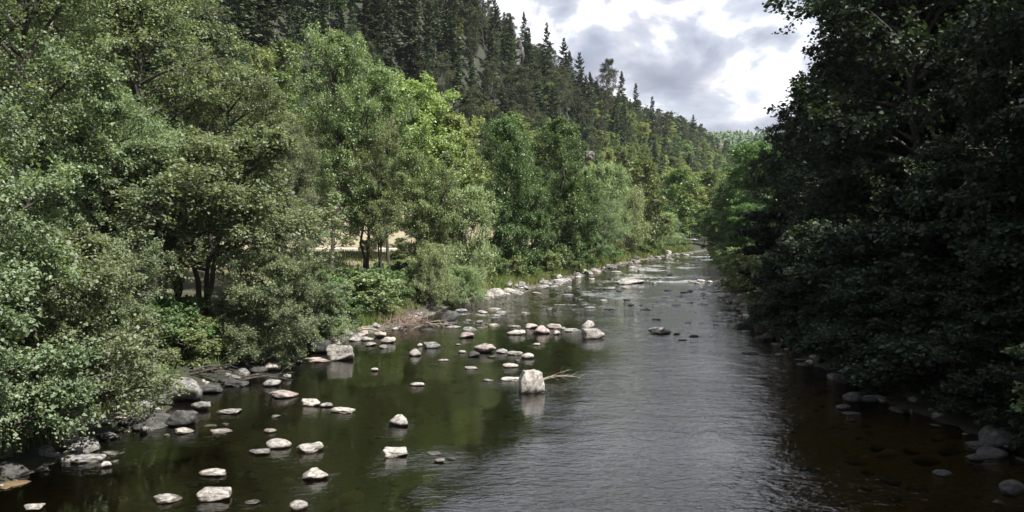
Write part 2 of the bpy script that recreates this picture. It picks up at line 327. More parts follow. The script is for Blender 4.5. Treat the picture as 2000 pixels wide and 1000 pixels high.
# river sheet
ROCKS_XY = []      # filled before the water is built (x, y, radius)
def build_river():
    yy = np.concatenate([np.arange(-60, 8, 4), np.arange(8, 70, 0.35), np.arange(70, 170, 0.8), np.arange(170, 560, 6)])
    tt = np.linspace(0, 1, 96)
    X = np.array([(xl(y) - 2.0) + (xr(y) - xl(y) + 4.0) * tt for y in yy]); Y = np.repeat(yy[:, None], len(tt), 1)
    amp = 0.012 + 0.02 * ss((Y - 50) / 15) * (1 - ss((Y - 140) / 30))
    Z = amp * n2d(X, Y * 0.6, 1.1, 2, 61)
    u = (X - xl(Y)) / (xr(Y) - xl(Y))
    # calm green-brown water on the left of the pool, riffled water right of the tall boulder and upstream
    chop = 0.06 + 0.5 * ss((X - (0.5 + 0.16 * (Y - 27)) + 2.2 * n2d(X, Y, 0.12, 2, 71)) / 5.0)
    chop = np.maximum(chop, 0.55 * ss((Y - 38) / 16)); chop = chop * (0.75 + 0.35 * n2d(X, Y, 0.25, 2, 72))
    foam = 0.85 * ss((Y - 46) / 14) * (1 - ss((Y - 150) / 40)) * ss((n2d(X * 0.7, Y * 0.9, 0.33, 3, 73) + 0.3) / 0.8) * (0.4 + 0.6 * ss((X - xl(Y) - 1.5) / 5))
    wake = np.zeros_like(X)
    for (rx, ry, rr) in ROCKS_XY:
        if ry < 15: continue
        d = np.hypot((X - rx), (Y - (ry - rr * 1.4)) * 0.45)
        wake = np.maximum(wake, np.exp(-(d / (rr * 1.3 + 0.15)) ** 2))
    wet = 0.35 + 0.65 * ss((Y - 38) / 12)
    foam = np.maximum(foam, wake * wet * 0.85 * ss((Y - 17) / 4)); chop = chop + wake * 0.25
    idx = np.arange(X.size).reshape(X.shape)
    F = np.stack([idx[:-1, :-1], idx[:-1, 1:], idx[1:, 1:], idx[1:, :-1]], -1).reshape(-1, 4)
    me = mesh_arrays('river', np.stack([X, Y, Z], -1).reshape(-1, 3), F, M['water'], True)
    fattr(me, 'chop', chop.ravel()); fattr(me, 'foam', foam.ravel())
    tag(put('river', me), 'shallow brown river reflecting sky and trees', kind='structure')

# gravel road through the meadow
def strip(name, pts, width, mat, lift):
    pts = np.array(pts, float); t = np.linspace(0, len(pts) - 1, 90)
    c = np.stack([np.interp(t, range(len(pts)), pts[:, k]) for k in range(2)], -1)
    for _ in range(6): c[1:-1] = (c[:-2] + c[1:-1] * 2 + c[2:]) / 4
    tg = np.gradient(c, axis=0); tg /= np.linalg.norm(tg, axis=1)[:, None]; nr = np.stack([-tg[:, 1], tg[:, 0]], -1)
    k = np.linspace(-1, 1, 7)
    P = c[:, None] + nr[:, None] * (k[None, :, None] * width / 2)
    Zc = hz(c[:, 0], c[:, 1]); Zs = hz(P[..., 0], P[..., 1])
    Z = np.maximum(Zs, Zc[:, None]) + lift * (1 - 0.8 * k[None] ** 4)
    idx = np.arange(P.shape[0] * 7).reshape(-1, 7)
    F = np.stack([idx[:-1, :-1], idx[:-1, 1:], idx[1:, 1:], idx[1:, :-1]], -1).reshape(-1, 4)
    return put(name, mesh_arrays(name, np.concatenate([P, Z[..., None]], -1).reshape(-1, 3), F, mat, True))
tag(strip('road', [(-130, 80), (-90, 92), (-55, 98), (-23, 97), (-8, 97), (-2, 106), (4, 122), (14, 146), (30, 175), (60, 225)], 3.6, M['road'], 0.14), 'pale gravel road crossing the dry meadow behind the trees', kind='structure')

# ------------------------------------------------------------------ tree generators
def unit(v): return v / (np.linalg.norm(v, axis=-1, keepdims=True) + 1e-9)
def tubes(P, Rr, S):
    """P (N,K,3) centre lines, Rr (N,K) radii, S sides -> verts, quads"""
    Nn, K, _ = P.shape
    T = unit(np.gradient(P, axis=1))
    ref = np.where(np.abs(T[..., 2:3]) > 0.9, np.array([1.0, 0, 0]), np.array([0, 0, 1.0]))
    U = unit(np.cross(T, ref)); W = np.cross(T, U)
    a = np.arange(S) * 2 * np.pi / S
    V = P[:, :, None] + Rr[:, :, None, None] * (U[:, :, None] * np.cos(a)[None, None, :, None] + W[:, :, None] * np.sin(a)[None, None, :, None])
    idx = np.arange(Nn * K * S).reshape(Nn, K, S); nx = np.roll(idx, -1, axis=2)
    Fq = np.stack([idx[:, :-1], nx[:, :-1], nx[:, 1:], idx[:, 1:]], -1).reshape(-1, 4)
    return V.reshape(-1, 3), Fq
def curve(s, d, L, c, t):
    """quadratic branches: start, direction, length, vertical bend; t (N,K)"""
    return s[:, None] + d[:, None] * (L[:, None] * t)[..., None] + np.array([0, 0, 1.0]) * (c[:, None] * L[:, None] * t ** 2)[..., None]
def tang(d, c, t): return unit(d + np.array([0, 0, 1.0]) * (2 * c * t)[:, None])
def children(r, s, d, L, c, n, t0, t1, ang, ratio, flat=0.4, up=0.0, bend=0.0):
    Nn = len(s); i = np.repeat(np.arange(Nn), n); k = np.tile(np.arange(n), Nn)
    t = t0 + (t1 - t0) * (k + r.random(Nn * n)) / n
    p = curve(s[i], d[i], L[i], c[i], t[:, None])[:, 0]
    tg = tang(d[i], c[i], t)
    side = unit(np.cross(tg, np.array([0, 0, 1.0]) + 1e-3)); other = np.cross(side, tg)
    phi = np.where(k % 2 == 0, 0, np.pi) + r.normal(0, 1.0, Nn * n) * (1 - flat) * 1.6
    perp = side * np.cos(phi)[:, None] + other * np.sin(phi)[:, None]
    a = ang * (1 + r.normal(0, 0.2, Nn * n))
    nd = unit(tg * np.cos(a)[:, None] + perp * np.sin(a)[:, None] + np.array([0, 0, up]))
    nL = L[i] * ratio * (1.15 - 0.75 * t) * r.uniform(0.6, 1.3, Nn * n)
    return p, nd, nL, np.full(Nn * n, bend) + r.normal(0, 0.05, Nn * n)
def leaves(r, s, d, L, c, m, size, aspect, spread, upb, droop=0.0, minL=0.0, tpow=0.7):
    Nn = len(s); i = np.repeat(np.arange(Nn), m); q = Nn * m
    t = r.random(q) ** tpow
    p = curve(s[i], d[i], L[i], c[i], t[:, None])[:, 0] + r.normal(0, 1, (q, 3)) * spread
    nrm = unit(r.normal(0, 1, (q, 3)) * 0.75 + np.array([0, 0, upb]))
    ax = unit(r.normal(0, 1, (q, 3)) * 0.8 + d[i] * 0.9 - np.array([0, 0, droop]))
    ax = unit(ax - nrm * (ax * nrm).sum(-1, keepdims=True)); sd_ = np.cross(nrm, ax)
    Ls = size * np.clip(np.exp(r.normal(0, 0.36, q)), 0.35, 2.0)[:, None]; w = Ls * aspect * 0.5
    v0 = p; v2 = p + ax * Ls - nrm * Ls * 0.12
    mid = p + ax * Ls * 0.48
    v1 = mid + sd_ * w + nrm * w * 0.35; v3 = mid - sd_ * w + nrm * w * 0.35
    V = np.stack([v0, v1, v2, v3], 1).reshape(-1, 3)
    b_ = np.arange(q) * 4
    F = np.concatenate([np.stack([b_, b_ + 1, b_ + 2], -1), np.stack([b_, b_ + 2, b_ + 3], -1)])
    return V, F
def join(parts):
    Vs, Fs, o = [], {}, 0
    for V, F in parts:
        Vs.append(V); Fs.setdefault(F.shape[1], []).append(F + o); o += len(V)
    return np.concatenate(Vs), [np.concatenate(f) for f in Fs.values()]

def broadleaf(name, seed, H, Rm, base, nl, n2, n3, nleaf, lsize, aspect=0.7, lm='alder', bm='bark', elev=0.6, stems=1, spread=0.10,
              upb=1.25, droop=0.0, shape='oval', tr=0.16, lean=0.0, lean_az=0.0, flat=0.45, twig_tubes=True, rag=0.22):
    """trunk, limbs, branches, twigs, leaves. Returns (trunk mesh, crown mesh)"""
    r = np.random.default_rng(seed); wood = []
    S, D, LL, C = [], [], [], []
    for si in range(stems):
        K = 14; tt = np.linspace(0, 1, K)
        a0 = r.random() * 6.28 if stems > 1 else lean_az
        ln = (r.uniform(0.10, 0.26) * H if stems > 1 else lean * H)
        Hs = H * (r.uniform(0.75, 1.0) if si else 0.97)
        off = np.array([math.cos(a0), math.sin(a0), 0]) * (tr * 1.2 if stems > 1 else 0)
        wob = np.cumsum(r.normal(0, 0.011 * H, (K, 2)), 0); wob -= wob[0]
        px_ = off[0] + math.cos(a0) * ln * tt ** 1.4 + wob[:, 0]; py_ = off[1] + math.sin(a0) * ln * tt ** 1.4 + wob[:, 1]
        TP = np.stack([px_, py_, tt * Hs - 0.3 * (tt == 0)], -1)
        rad = tr * (1 - 0.93 * tt) ** 0.9 * (0.75 if stems > 1 else 1); rad[0] *= 1.5
        wood.append(tubes(TP[None], rad[None], 8))
        nls = nl // stems
        hb = base + (1 - base) * (np.arange(nls) + r.random(nls)) / nls * 0.985
        u = (hb - base) / (1 - base)
        if shape == 'oval': prof = np.sin(np.pi * np.clip(0.12 + 0.86 * u, 0, 1)) ** 0.55
        elif shape == 'tall': prof = np.sin(np.pi * np.clip(0.16 + 0.82 * u ** 1.15, 0, 1)) ** 0.7
        elif shape == 'dome': prof = np.clip(1 - u ** 2.2, 0.05, 1) ** 0.5
        else: prof = np.clip(1.05 - u, 0.1, 1) ** 0.6
        az = (np.arange(nls) * 2.39996 + r.normal(0, 0.35, nls)) + si
        lump = 1 + rag * fbm(np.stack([np.cos(az) * 1.3 + seed, np.sin(az) * 1.3, hb * 4], -1), 2, seed)
        e = elev + 0.75 * u ** 2 + r.normal(0, 0.12, nls)
        L = Rm * prof * lump * r.uniform(0.8, 1.1, nls) / np.maximum(np.cos(np.minimum(e, 1.1)), 0.55)
        p0 = np.stack([np.interp(hb, tt, TP[:, k]) for k in range(3)], -1); p0[:, 2] = np.interp(hb * Hs, TP[:, 2], TP[:, 2])
        dd = np.stack([np.cos(az) * np.cos(e), np.sin(az) * np.cos(e), np.sin(e)], -1)
        # the crown must not grow above the tree top
        L = np.minimum(L, np.maximum((H * 1.02 - p0[:, 2]) / np.maximum(dd[:, 2], 0.25), 0.6))
        S.append(p0); D.append(dd); LL.append(L); C.append(np.full(nls, -0.18) + r.normal(0, 0.08, nls))
    s, d, L, c = map(np.concatenate, (S, D, LL, C))
    t5 = np.tile(np.linspace(0, 1, 6), (len(s), 1))
    rad = (0.018 * L[:, None] ** 0.9 + 0.006) * (1 - 0.85 * t5)
    wood.append(tubes(curve(s, d, L, c, t5), rad, 5))
    s2, d2, L2, c2 = children(r, s, d, L, c, n2, 0.22, 1.0, 0.85, 0.5, flat=flat, up=0.10, bend=-0.12)
    t3 = np.tile(np.linspace(0, 1, 4), (len(s2), 1))
    wood.append(tubes(curve(s2, d2, L2, c2, t3), (0.013 * L2[:, None] + 0.004) * (1 - 0.8 * t3), 3))
    s3, d3, L3, c3 = children(r, s2, d2, L2, c2, n3, 0.15, 1.0, 0.8, 0.5, flat=flat, up=0.05, bend=-0.15 - droop * 0.4)
    if twig_tubes:
        t2 = np.tile(np.linspace(0, 1, 2), (len(s3), 1))
        wood.append(tubes(curve(s3, d3, L3, c3, t2), 0.005 + 0 * t2, 3))
    # leaves on twigs, and some straight on the branch ends
    LV = [leaves(r, s3, d3, L3, c3, nleaf, lsize, aspect, spread, upb, droop), leaves(r, s2, d2, L2, c2, max(2, nleaf // 2), lsize, aspect, spread, upb, droop, tpow=0.4)]
    Vw, Fw = join(wood); Vl, Fl = join(LV)
    keep = None
    return mesh_arrays(name + '_trunk', Vw, Fw, M[bm], True), mesh_arrays(name + '_crown', Vl, Fl, M[lm]), len(Vl) // 2

def spruce(name, seed, H=20.0, Rm=3.0, base=0.12, whorls=34, per=7, tw=9, lm='spruce', thin=0.0, joined=False):
    r = np.random.default_rng(seed)
    q = whorls * per
    hb = base + (1 - base) * ((np.arange(q) // per + r.random(q) * 0.7) / whorls) ** 0.92
    u = (hb - base) / (1 - base)
    az = r.random(q) * 6.28
    e = 0.15 - 0.55 * (1 - u) + 0.5 * u ** 3 + r.normal(0, 0.1, q)
    L = (Rm * (1 - u) ** (0.45 if joined else 0.68) * np.clip(u * 6 + 0.45, 0, 1) + 0.22) * r.uniform(0.55, 1.15, q) * (1 + 0.2 * np.sin(az * 2 + u * 9 + seed))
    keep = r.random(q) > thin
    hb, az, e, L, u = hb[keep], az[keep], e[keep], L[keep], u[keep]; q = len(hb)
    s = np.stack([0 * hb, 0 * hb, hb * H], -1); d = np.stack([np.cos(az) * np.cos(e), np.sin(az) * np.cos(e), np.sin(e)], -1)
    c = 0.16 * np.ones(q)
    # needle sprays: pointed triangles fanned out along each branch, hanging a little
    i = np.repeat(np.arange(q), tw * 2); k = np.tile(np.arange(tw * 2), q); t = ((k // 2) + r.random(len(k))) / tw
    p = curve(s[i], d[i], L[i], c[i], (0.12 + 0.88 * t)[:, None])[:, 0]; tg = tang(d[i], c[i], t)
    sg = np.where(k % 2, 1.0, -1.0)[:, None]
    side = unit(np.cross(tg, [0, 0, 1.0])) * sg
    dir_ = unit(side * r.uniform(0.5, 1.0, (len(k), 1)) + tg * 0.75 + np.array([0, 0, -1.0]) * r.uniform(0.1, 0.75, (len(k), 1)))
    ln = (L[i] * 0.34 * (1.1 - 0.6 * t) + 0.14)[:, None] * r.uniform(0.7, 1.3, (len(k), 1))
    w = (0.42 * ln if joined else 0.20 * ln + 0.03)
    n_ = unit(r.normal(0, 0.6, (len(k), 3)) + np.array([0, 0, 1.0])); sd_ = unit(np.cross(dir_, n_))
    V = np.stack([p - sd_ * w * 0.6, p + sd_ * w * 0.6, p + dir_ * ln * 0.6 + sd_ * w, p + dir_ * ln, p + dir_ * ln * 0.6 - sd_ * w], 1).reshape(-1, 3)
    b_ = np.arange(len(k)) * 5
    F = np.concatenate([np.stack([b_, b_ + 1, b_ + 2], -1), np.stack([b_, b_ + 2, b_ + 4], -1), np.stack([b_ + 4, b_ + 2, b_ + 3], -1)])
    tt = np.linspace(0, 1, 8); TP = np.stack([0.1 * np.sin(tt * 5 + seed), 0.1 * np.cos(tt * 4 + seed), tt * H], -1); TP[0, 2] = -1.0
    W = [tubes(TP[None], (0.011 * H * (1 - 0.95 * tt) + 0.01)[None], 6)]
    if joined: return V, F, W[0]
    if not thin: pass
    t3 = np.tile(np.linspace(0, 1, 3), (q, 1)); W.append(tubes(curve(s, d, L, c, t3), 0.03 * (1 - 0.8 * t3), 3))
    Vw, Fw = join(W)
    return mesh_arrays(name + '_trunk', Vw, Fw, M['bark'], True), mesh_arrays(name + '_crown', V, F, M[lm]), len(F)

def rz_of(name): return name
TRI = [0]
A = {}
def arch(key, res): A[key] = res[:2]; TRI[0] += res[2]
arch('alder_big1', broadleaf('alder', 11, 17, 5.6, 0.16, 34, 16, 8, 21, 0.118, 0.8, 'alder', 'darkbark', elev=0.35, tr=0.24, shape='oval', spread=0.13))
arch('alder_big2', broadleaf('alder', 12, 17, 5.9, 0.24, 33, 16, 8, 21, 0.118, 0.8, 'alder', 'darkbark', elev=0.42, tr=0.24, shape='dome', spread=0.13, rag=0.35))
arch('alder_bush1', broadleaf('alder_bush', 21, 7, 3.4, 0.06, 33, 13, 8, 24, 0.088, 0.8, 'alder', 'darkbark', elev=0.25, stems=3, tr=0.13, shape='oval', spread=0.09))
arch('alder_bush2', broadleaf('alder_bush', 22, 6, 3.3, 0.08, 32, 13, 7, 25, 0.088, 0.8, 'alder', 'darkbark', elev=0.35, stems=4, tr=0.11, shape='dome', spread=0.09, rag=0.35))
arch('alder_stems', broadleaf('alder', 13, 9.5, 4.2, 0.42, 36, 14, 8, 20, 0.115, 0.8, 'alder', 'darkbark', elev=0.35, stems=5, tr=0.20, shape='dome', spread=0.10, rag=0.25))
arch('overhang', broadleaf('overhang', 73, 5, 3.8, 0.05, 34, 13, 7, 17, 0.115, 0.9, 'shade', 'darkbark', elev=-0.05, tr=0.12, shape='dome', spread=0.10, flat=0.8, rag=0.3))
arch('slender1', broadleaf('slender_tree', 31, 20, 4.0, 0.25, 44, 11, 7, 18, 0.15, 0.75, 'slender', 'darkbark', elev=0.75, tr=0.27, shape='tall', spread=0.16, rag=0.35))
arch('slender2', broadleaf('slender_tree', 32, 20, 3.9, 0.2, 42, 11, 7, 18, 0.15, 0.75, 'slender', 'darkbark', elev=0.7, stems=3, tr=0.22, shape='oval', spread=0.16, rag=0.35))
arch('green1', broadleaf('green_tree', 41, 16, 4.4, 0.10, 48, 11, 7, 16, 0.16, 0.8, 'green', 'darkbark', elev=0.5, stems=1, tr=0.22, shape='tall', spread=0.17, rag=0.3))
arch('lime1', broadleaf('lime_tree', 51, 17, 5.6, 0.15, 42, 11, 7, 15, 0.20, 0.85, 'lime', 'bark', elev=0.5, tr=0.22, shape='dome', spread=0.18, rag=0.25))
arch('willow1', broadleaf('willow', 61, 7, 3.6, 0.05, 44, 9, 8, 13, 0.17, 0.34, 'willow', 'bark', elev=0.6, stems=5, tr=0.10, shape='dome', spread=0.12, rag=0.15, upb=0.5))
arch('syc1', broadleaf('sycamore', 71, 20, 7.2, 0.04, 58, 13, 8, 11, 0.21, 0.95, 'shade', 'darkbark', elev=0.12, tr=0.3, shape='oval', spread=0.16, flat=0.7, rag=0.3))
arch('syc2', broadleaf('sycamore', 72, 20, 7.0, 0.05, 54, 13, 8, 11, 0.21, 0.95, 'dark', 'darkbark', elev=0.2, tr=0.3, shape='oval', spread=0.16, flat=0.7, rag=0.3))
arch('slope1', broadleaf('slope_tree', 81, 14, 3.4, 0.12, 26, 7, 5, 9, 0.34, 0.8, 'slope', 'bark', elev=0.65, tr=0.16, shape='tall', spread=0.22, twig_tubes=False))
arch('slope2', broadleaf('slope_tree', 82, 14, 4.0, 0.12, 26, 7, 5, 9, 0.34, 0.8, 'slope', 'bark', elev=0.55, tr=0.16, shape='dome', spread=0.22, twig_tubes=False))
arch('slope3', broadleaf('slope_tree', 83, 14, 2.8, 0.2, 24, 7, 5, 9, 0.30, 0.8, 'lime', 'bark', elev=0.8, tr=0.14, shape='tall', spread=0.22, twig_tubes=False))
arch('pine1', broadleaf('pine', 91, 18, 2.6, 0.42, 30, 7, 5, 9, 0.42, 0.16, 'pine', 'bark', elev=0.2, tr=0.17, shape='tall', spread=0.16, twig_tubes=False, rag=0.45, upb=0.5))
arch('pine2', broadleaf('pine', 92, 18, 3.0, 0.55, 26, 7, 5, 9, 0.42, 0.16, 'pine', 'bark', elev=0.2, tr=0.17, shape='dome', spread=0.16, twig_tubes=False, rag=0.45, upb=0.5))
arch('bush1', broadleaf('bush', 101, 2.2, 1.4, 0.03, 22, 6, 5, 10, 0.10, 0.7, 'fern', 'darkbark', elev=0.6, stems=4, tr=0.03, shape='dome', spread=0.06, twig_tubes=False))
arch('bush2', broadleaf('bush', 102, 2.0, 1.3, 0.03, 22, 6, 5, 10, 0.11, 0.7, 'slender', 'darkbark', elev=0.5, stems=4, tr=0.03, shape='dome', spread=0.06, twig_tubes=False))
for k, (rm, ba, th) in enumerate([(2.9, 0.10, 0.12), (2.5, 0.2, 0.25), (3.3, 0.05, 0.08), (2.2, 0.35, 0.35), (2.7, 0.15, 0.4)]):
    arch('spruce%d' % (k + 1), spruce('spruce', 110 + k, 20, rm, ba, thin=th))
arch('dead', spruce('spruce_dead', 140, 20, 1.8, 0.3, thin=0.8))
AH = dict(alder_stems=9.5, overhang=5, dead=20, alder_big1=17, alder_big2=17, alder_bush1=7, alder_bush2=6, slender1=20, slender2=20, green1=16, lime1=17, willow1=7, syc1=20, syc2=20, slope1=14, slope2=14, slope3=14, pine1=18, pine2=18, bush1=2.2, bush2=2.0, spruce1=20, spruce2=20, spruce3=20, spruce4=20, spruce5=20)
print('archetype leaf tris', TRI[0])

def tree(name, key, x, y, h, label, cat, group=None, rz=None, wide=1.0, sink=0.15, tilt=(0, 0)):
    s = h / AH[key]
    o = bpy.data.objects.new(name, None); COL.objects.link(o); o.empty_display_size = 0.5
    o.location = (x, y, ground(x, y) - sink); o.rotation_euler = (tilt[0], tilt[1], rng.random() * 6.28 if rz is None else rz); o.scale = (s * wide, s * wide, s)
    tag(o, label, cat, group)
    put('trunk', A[key][0], o); put('crown', A[key][1], o)
    return o
def T(name, key, px, Y, top, label, cat='tree', group=None, rz=None, wide=1.0, base_z=None, tilt=(0, 0)):
    """tree whose top shows on picture row `top` when it stands at depth Y in picture column px"""
    x = px2(px, Y); h = CAMZ + (HOR - top) / FPX * Y - ground(x, Y)
    return tree(name, key, x, Y, h, label, cat, group, rz, wide, tilt=tilt)

# ---- left bank, near
T('alder_tree', 'alder_bush1', -70, 17.5, 330, 'low bushy alder cut off by the left edge of the photo', wide=0.85, rz=0.3)
T('alder_tree', 'alder_bush2', 95, 20.5, 455, 'low leafy alder bush above the layered grey rocks in the lower left corner', wide=0.95, rz=1.2)
T('alder_tree', 'alder_bush1', 178, 24.5, 470, 'alder bush bulging towards the river just left of the shaded gap with bare stems', wide=0.75, rz=2.2)
T('alder_tree', 'alder_bush1', 512, 32, 500, 'low alder dipping its branches to the water, right of the shaded gap', wide=0.95, rz=4.0)
T('alder_tree', 'alder_bush2', 600, 37, 530, 'low green alder bush next to the grassy bank by the big slab rock', wide=1.0, rz=5.0)
T('alder_tree', 'alder_stems', 375, 33, 255, 'mid-height alder with several dark stems under its rounded glossy crown', wide=1.05, rz=0.4)
T('alder_tree', 'alder_big1', 215, 31, 175, 'alder with a forked dark trunk showing high in the left of the photo', wide=0.9, rz=2.9)
T('alder_tree', 'alder_big1', 10, 30, -150, 'tallest alder at the far left, its crown cut off by the top of the photo', wide=0.85, rz=1.0)
T('alder_tree', 'alder_big2', 300, 44, -20, 'tall wide alder behind the front row, reaching the top of the photo', wide=0.95, rz=2.0)
T('alder_tree', 'alder_big1', 470, 47, 130, 'tall alder on the right shoulder of the big alder group, below the dark spruces', wide=0.85, rz=3.6)
T('alder_tree', 'alder_big2', 560, 44, 250, 'alder at the right end of the big alder group, beside the brown meadow', wide=0.62, rz=4.6)
T('alder_tree', 'alder_big2', 120, 48, -60, 'large alder standing behind the far left alders in deeper shade', wide=1.0, rz=5.5)
# ---- left bank, middle
T('ash_tree', 'slender1', 645, 62, 78, 'tall slender tree with a pale lower trunk, first right of the brown meadow gap', wide=0.72, rz=0.5)
T('ash_tree', 'slender2', 712, 65, 135, 'tall open tree with a thin dark trunk, just right of the pale-trunked slender tree', wide=0.85, rz=2.5)
T('ash_tree', 'slender1', 760, 72, 215, 'light green tree with thin stems in front of the lime-green maple', wide=0.8, rz=4.1)
T('maple_tree', 'lime1', 818, 78, 172, 'broad lime-green maple rising behind the slender trees in the middle left', wide=0.95, rz=1.1)
T('maple_tree', 'lime1', 878, 80, 235, 'lime-green maple with a paler crown beside the willow', wide=0.8, rz=3.1)
T('ash_tree', 'slender2', 835, 58, 300, 'green tree leaning above the brushwood pile on the left bank', wide=0.95, rz=5.2)
T('ash_tree', 'slender2', 740, 63, 260, 'thin multi-stemmed tree with dark bare stems left of the willow', wide=0.7, rz=1.5)
T('willow_tree', 'willow1', 900, 60, 372, 'pale grey-green willow leaning over the bank above the brushwood pile', wide=0.62, rz=0.9)
T('willow_bush', 'willow1', 842, 53, 480, 'round pale willow bush in front of the taller willow', 'bush', wide=0.7, rz=2.0)
T('willow_bush', 'willow1', 905, 56, 520, 'low pale willow bush at the waterline just left of the first shoreline stones', 'bush', wide=0.95, rz=3.3)
T('alder_tree', 'green1', 992, 74, 240, 'deep green narrow alder with a bare trunk showing on its left side', wide=0.7, rz=0.2)
T('alder_tree', 'green1', 1035, 76, 330, 'shorter deep green alder directly above the shoreline grass', wide=0.72, rz=2.4)
T('alder_tree', 'green1', 1085, 88, 243, 'deep green alder with a rounded pointed top, second of the two tall green ones', wide=0.8, rz=4.4)
T('alder_tree', 'green1', 1130, 92, 340, 'dark dense alder beside the tall green pair, standing close to the water', wide=0.95, rz=5.6)
T('alder_tree', 'alder_big1', 1162, 107, 375, 'dark green alder under the grey willow crowns', wide=1.0, rz=1.6)
T('willow_tree', 'willow1', 1175, 119, 330, 'grey-green willow with a smooth domed crown above the dark alders', wide=0.62, rz=0.0)
T('willow_tree', 'willow1', 1218, 131, 372, 'smaller grey willow with a domed crown right of the taller domed willow', wide=0.7, rz=2.0)
T('birch_tree', 'slope2', 1262, 140, 320, 'olive green tree between the domed willows and the pale far trees', wide=0.95)
T('willow_bush', 'willow1', 1287, 150, 418, 'round grey willow bush standing alone at the far bend of the river', 'bush', wide=0.95, rz=1.0)
T('birch_tree', 'slope1', 1320, 175, 335, 'light green tree behind the lone round willow bush', wide=1.1)
T('birch_tree', 'slope3', 1345, 190, 352, 'pale yellow-green slim tree at the far river bend', wide=1.2)
T('birch_tree', 'slope2', 1374, 186, 405, 'low round tree hiding the last stretch of the river', wide=1.35)
T('birch_tree', 'slope1', 1392, 198, 415, 'low bush-like tree right of the round tree at the river end', wide=1.4)
T('birch_tree', 'slope1', 1378, 208, 340, 'light green tree closing the view at the end of the river', wide=1.2)
T('birch_tree', 'slope2', 1405, 215, 395, 'low bushy tree at the end of the visible river, by the right-hand trees', wide=1.0)
# ---- right bank
def right_low():
    r = np.random.default_rng(44)
    spots = [(17, 'at the right frame edge'), (19.5, 'over the mossy corner boulder'), (22, 'over the dark corner slab'), (24.5, 'behind the corner boulders'), (27, 'over the thin awash slab'), (29.5, 'over the two rounded shaded boulders'), (32, 'just upstream of the rounded shaded boulders'),
             (35, 'over the dark rock by the pale-tipped stone'), (38.5, 'above the low grey shaded stone'), (42.5, 'above the flat rock at the shadow edge'), ]
    for k, (y, w_) in enumerate(spots):
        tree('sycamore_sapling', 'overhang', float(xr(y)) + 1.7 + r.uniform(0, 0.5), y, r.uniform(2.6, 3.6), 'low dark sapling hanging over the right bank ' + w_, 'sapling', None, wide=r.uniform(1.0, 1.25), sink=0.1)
right_low()
T('sycamore_tree', 'slope1', 1408, 135, 395, 'small mid-green tree at the far end of the right-hand row', wide=1.1)
T('sycamore_tree', 'green1', 1432, 108, 345, 'mid-green tree at the far end of the right bank where its stones catch the sun', wide=0.95)
T('sycamore_tree', 'green1', 1478, 86, 285, 'dark tree with a lighter green edge, third from the river bend on the right bank', wide=1.15, rz=0.4)
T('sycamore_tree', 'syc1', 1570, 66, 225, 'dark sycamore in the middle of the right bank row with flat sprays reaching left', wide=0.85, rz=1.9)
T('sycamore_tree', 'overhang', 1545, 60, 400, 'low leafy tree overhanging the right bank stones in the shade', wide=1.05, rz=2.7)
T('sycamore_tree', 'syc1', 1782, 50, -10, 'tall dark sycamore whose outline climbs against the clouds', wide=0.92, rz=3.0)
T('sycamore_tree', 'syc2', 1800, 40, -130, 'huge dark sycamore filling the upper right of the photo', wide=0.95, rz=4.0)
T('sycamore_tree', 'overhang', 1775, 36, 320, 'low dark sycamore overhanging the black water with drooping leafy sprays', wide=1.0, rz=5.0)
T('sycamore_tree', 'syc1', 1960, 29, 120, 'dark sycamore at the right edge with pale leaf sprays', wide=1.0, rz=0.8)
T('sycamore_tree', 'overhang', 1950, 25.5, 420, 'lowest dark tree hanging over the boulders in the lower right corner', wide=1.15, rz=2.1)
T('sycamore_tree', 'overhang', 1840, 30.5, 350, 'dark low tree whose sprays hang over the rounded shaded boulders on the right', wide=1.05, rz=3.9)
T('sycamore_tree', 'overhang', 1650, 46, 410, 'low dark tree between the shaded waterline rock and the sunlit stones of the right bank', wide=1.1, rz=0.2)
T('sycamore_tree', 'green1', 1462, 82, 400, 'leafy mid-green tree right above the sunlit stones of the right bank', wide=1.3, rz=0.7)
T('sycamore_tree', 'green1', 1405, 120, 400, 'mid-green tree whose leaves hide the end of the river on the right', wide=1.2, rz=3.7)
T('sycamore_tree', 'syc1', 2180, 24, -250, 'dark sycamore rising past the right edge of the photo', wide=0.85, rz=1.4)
for k, (px, Y, top, lb) in enumerate([(1800, 62, -20, 'dark tree filling the gap behind the tallest outline sycamore'), (1900, 52, -260, 'dark high crown behind the huge sycamore, upper right'), (2050, 42, -320, 'dark high crown behind the right edge sycamore'),
        (1650, 88, 150, 'dark tree behind the middle of the right bank row, its top against the clouds'), (1700, 100, 120, 'dark tree deeper in the right bank wood'), (1540, 115, 262, 'farthest dark tree peeping over the right bank row')]):
    T('sycamore_tree', ['syc1', 'syc2'][k % 2], px, Y, top, lb, wide=1.0)
# the same wood goes on beside and behind the viewpoint and shades the near right water
for k, (x, y, h) in enumerate([(19.0, 15, 18), (18.5, 6, 19), (19.0, -4, 20), (20, -16, 20), (26, 10, 21), (27, -4, 21)]):
    tree('sycamore_tree', ['syc1', 'syc2'][k % 2], x, y, h, 'sycamore of the right bank wood beside the viewpoint, out of frame', 'tree', 'right bank wood beside the viewpoint')

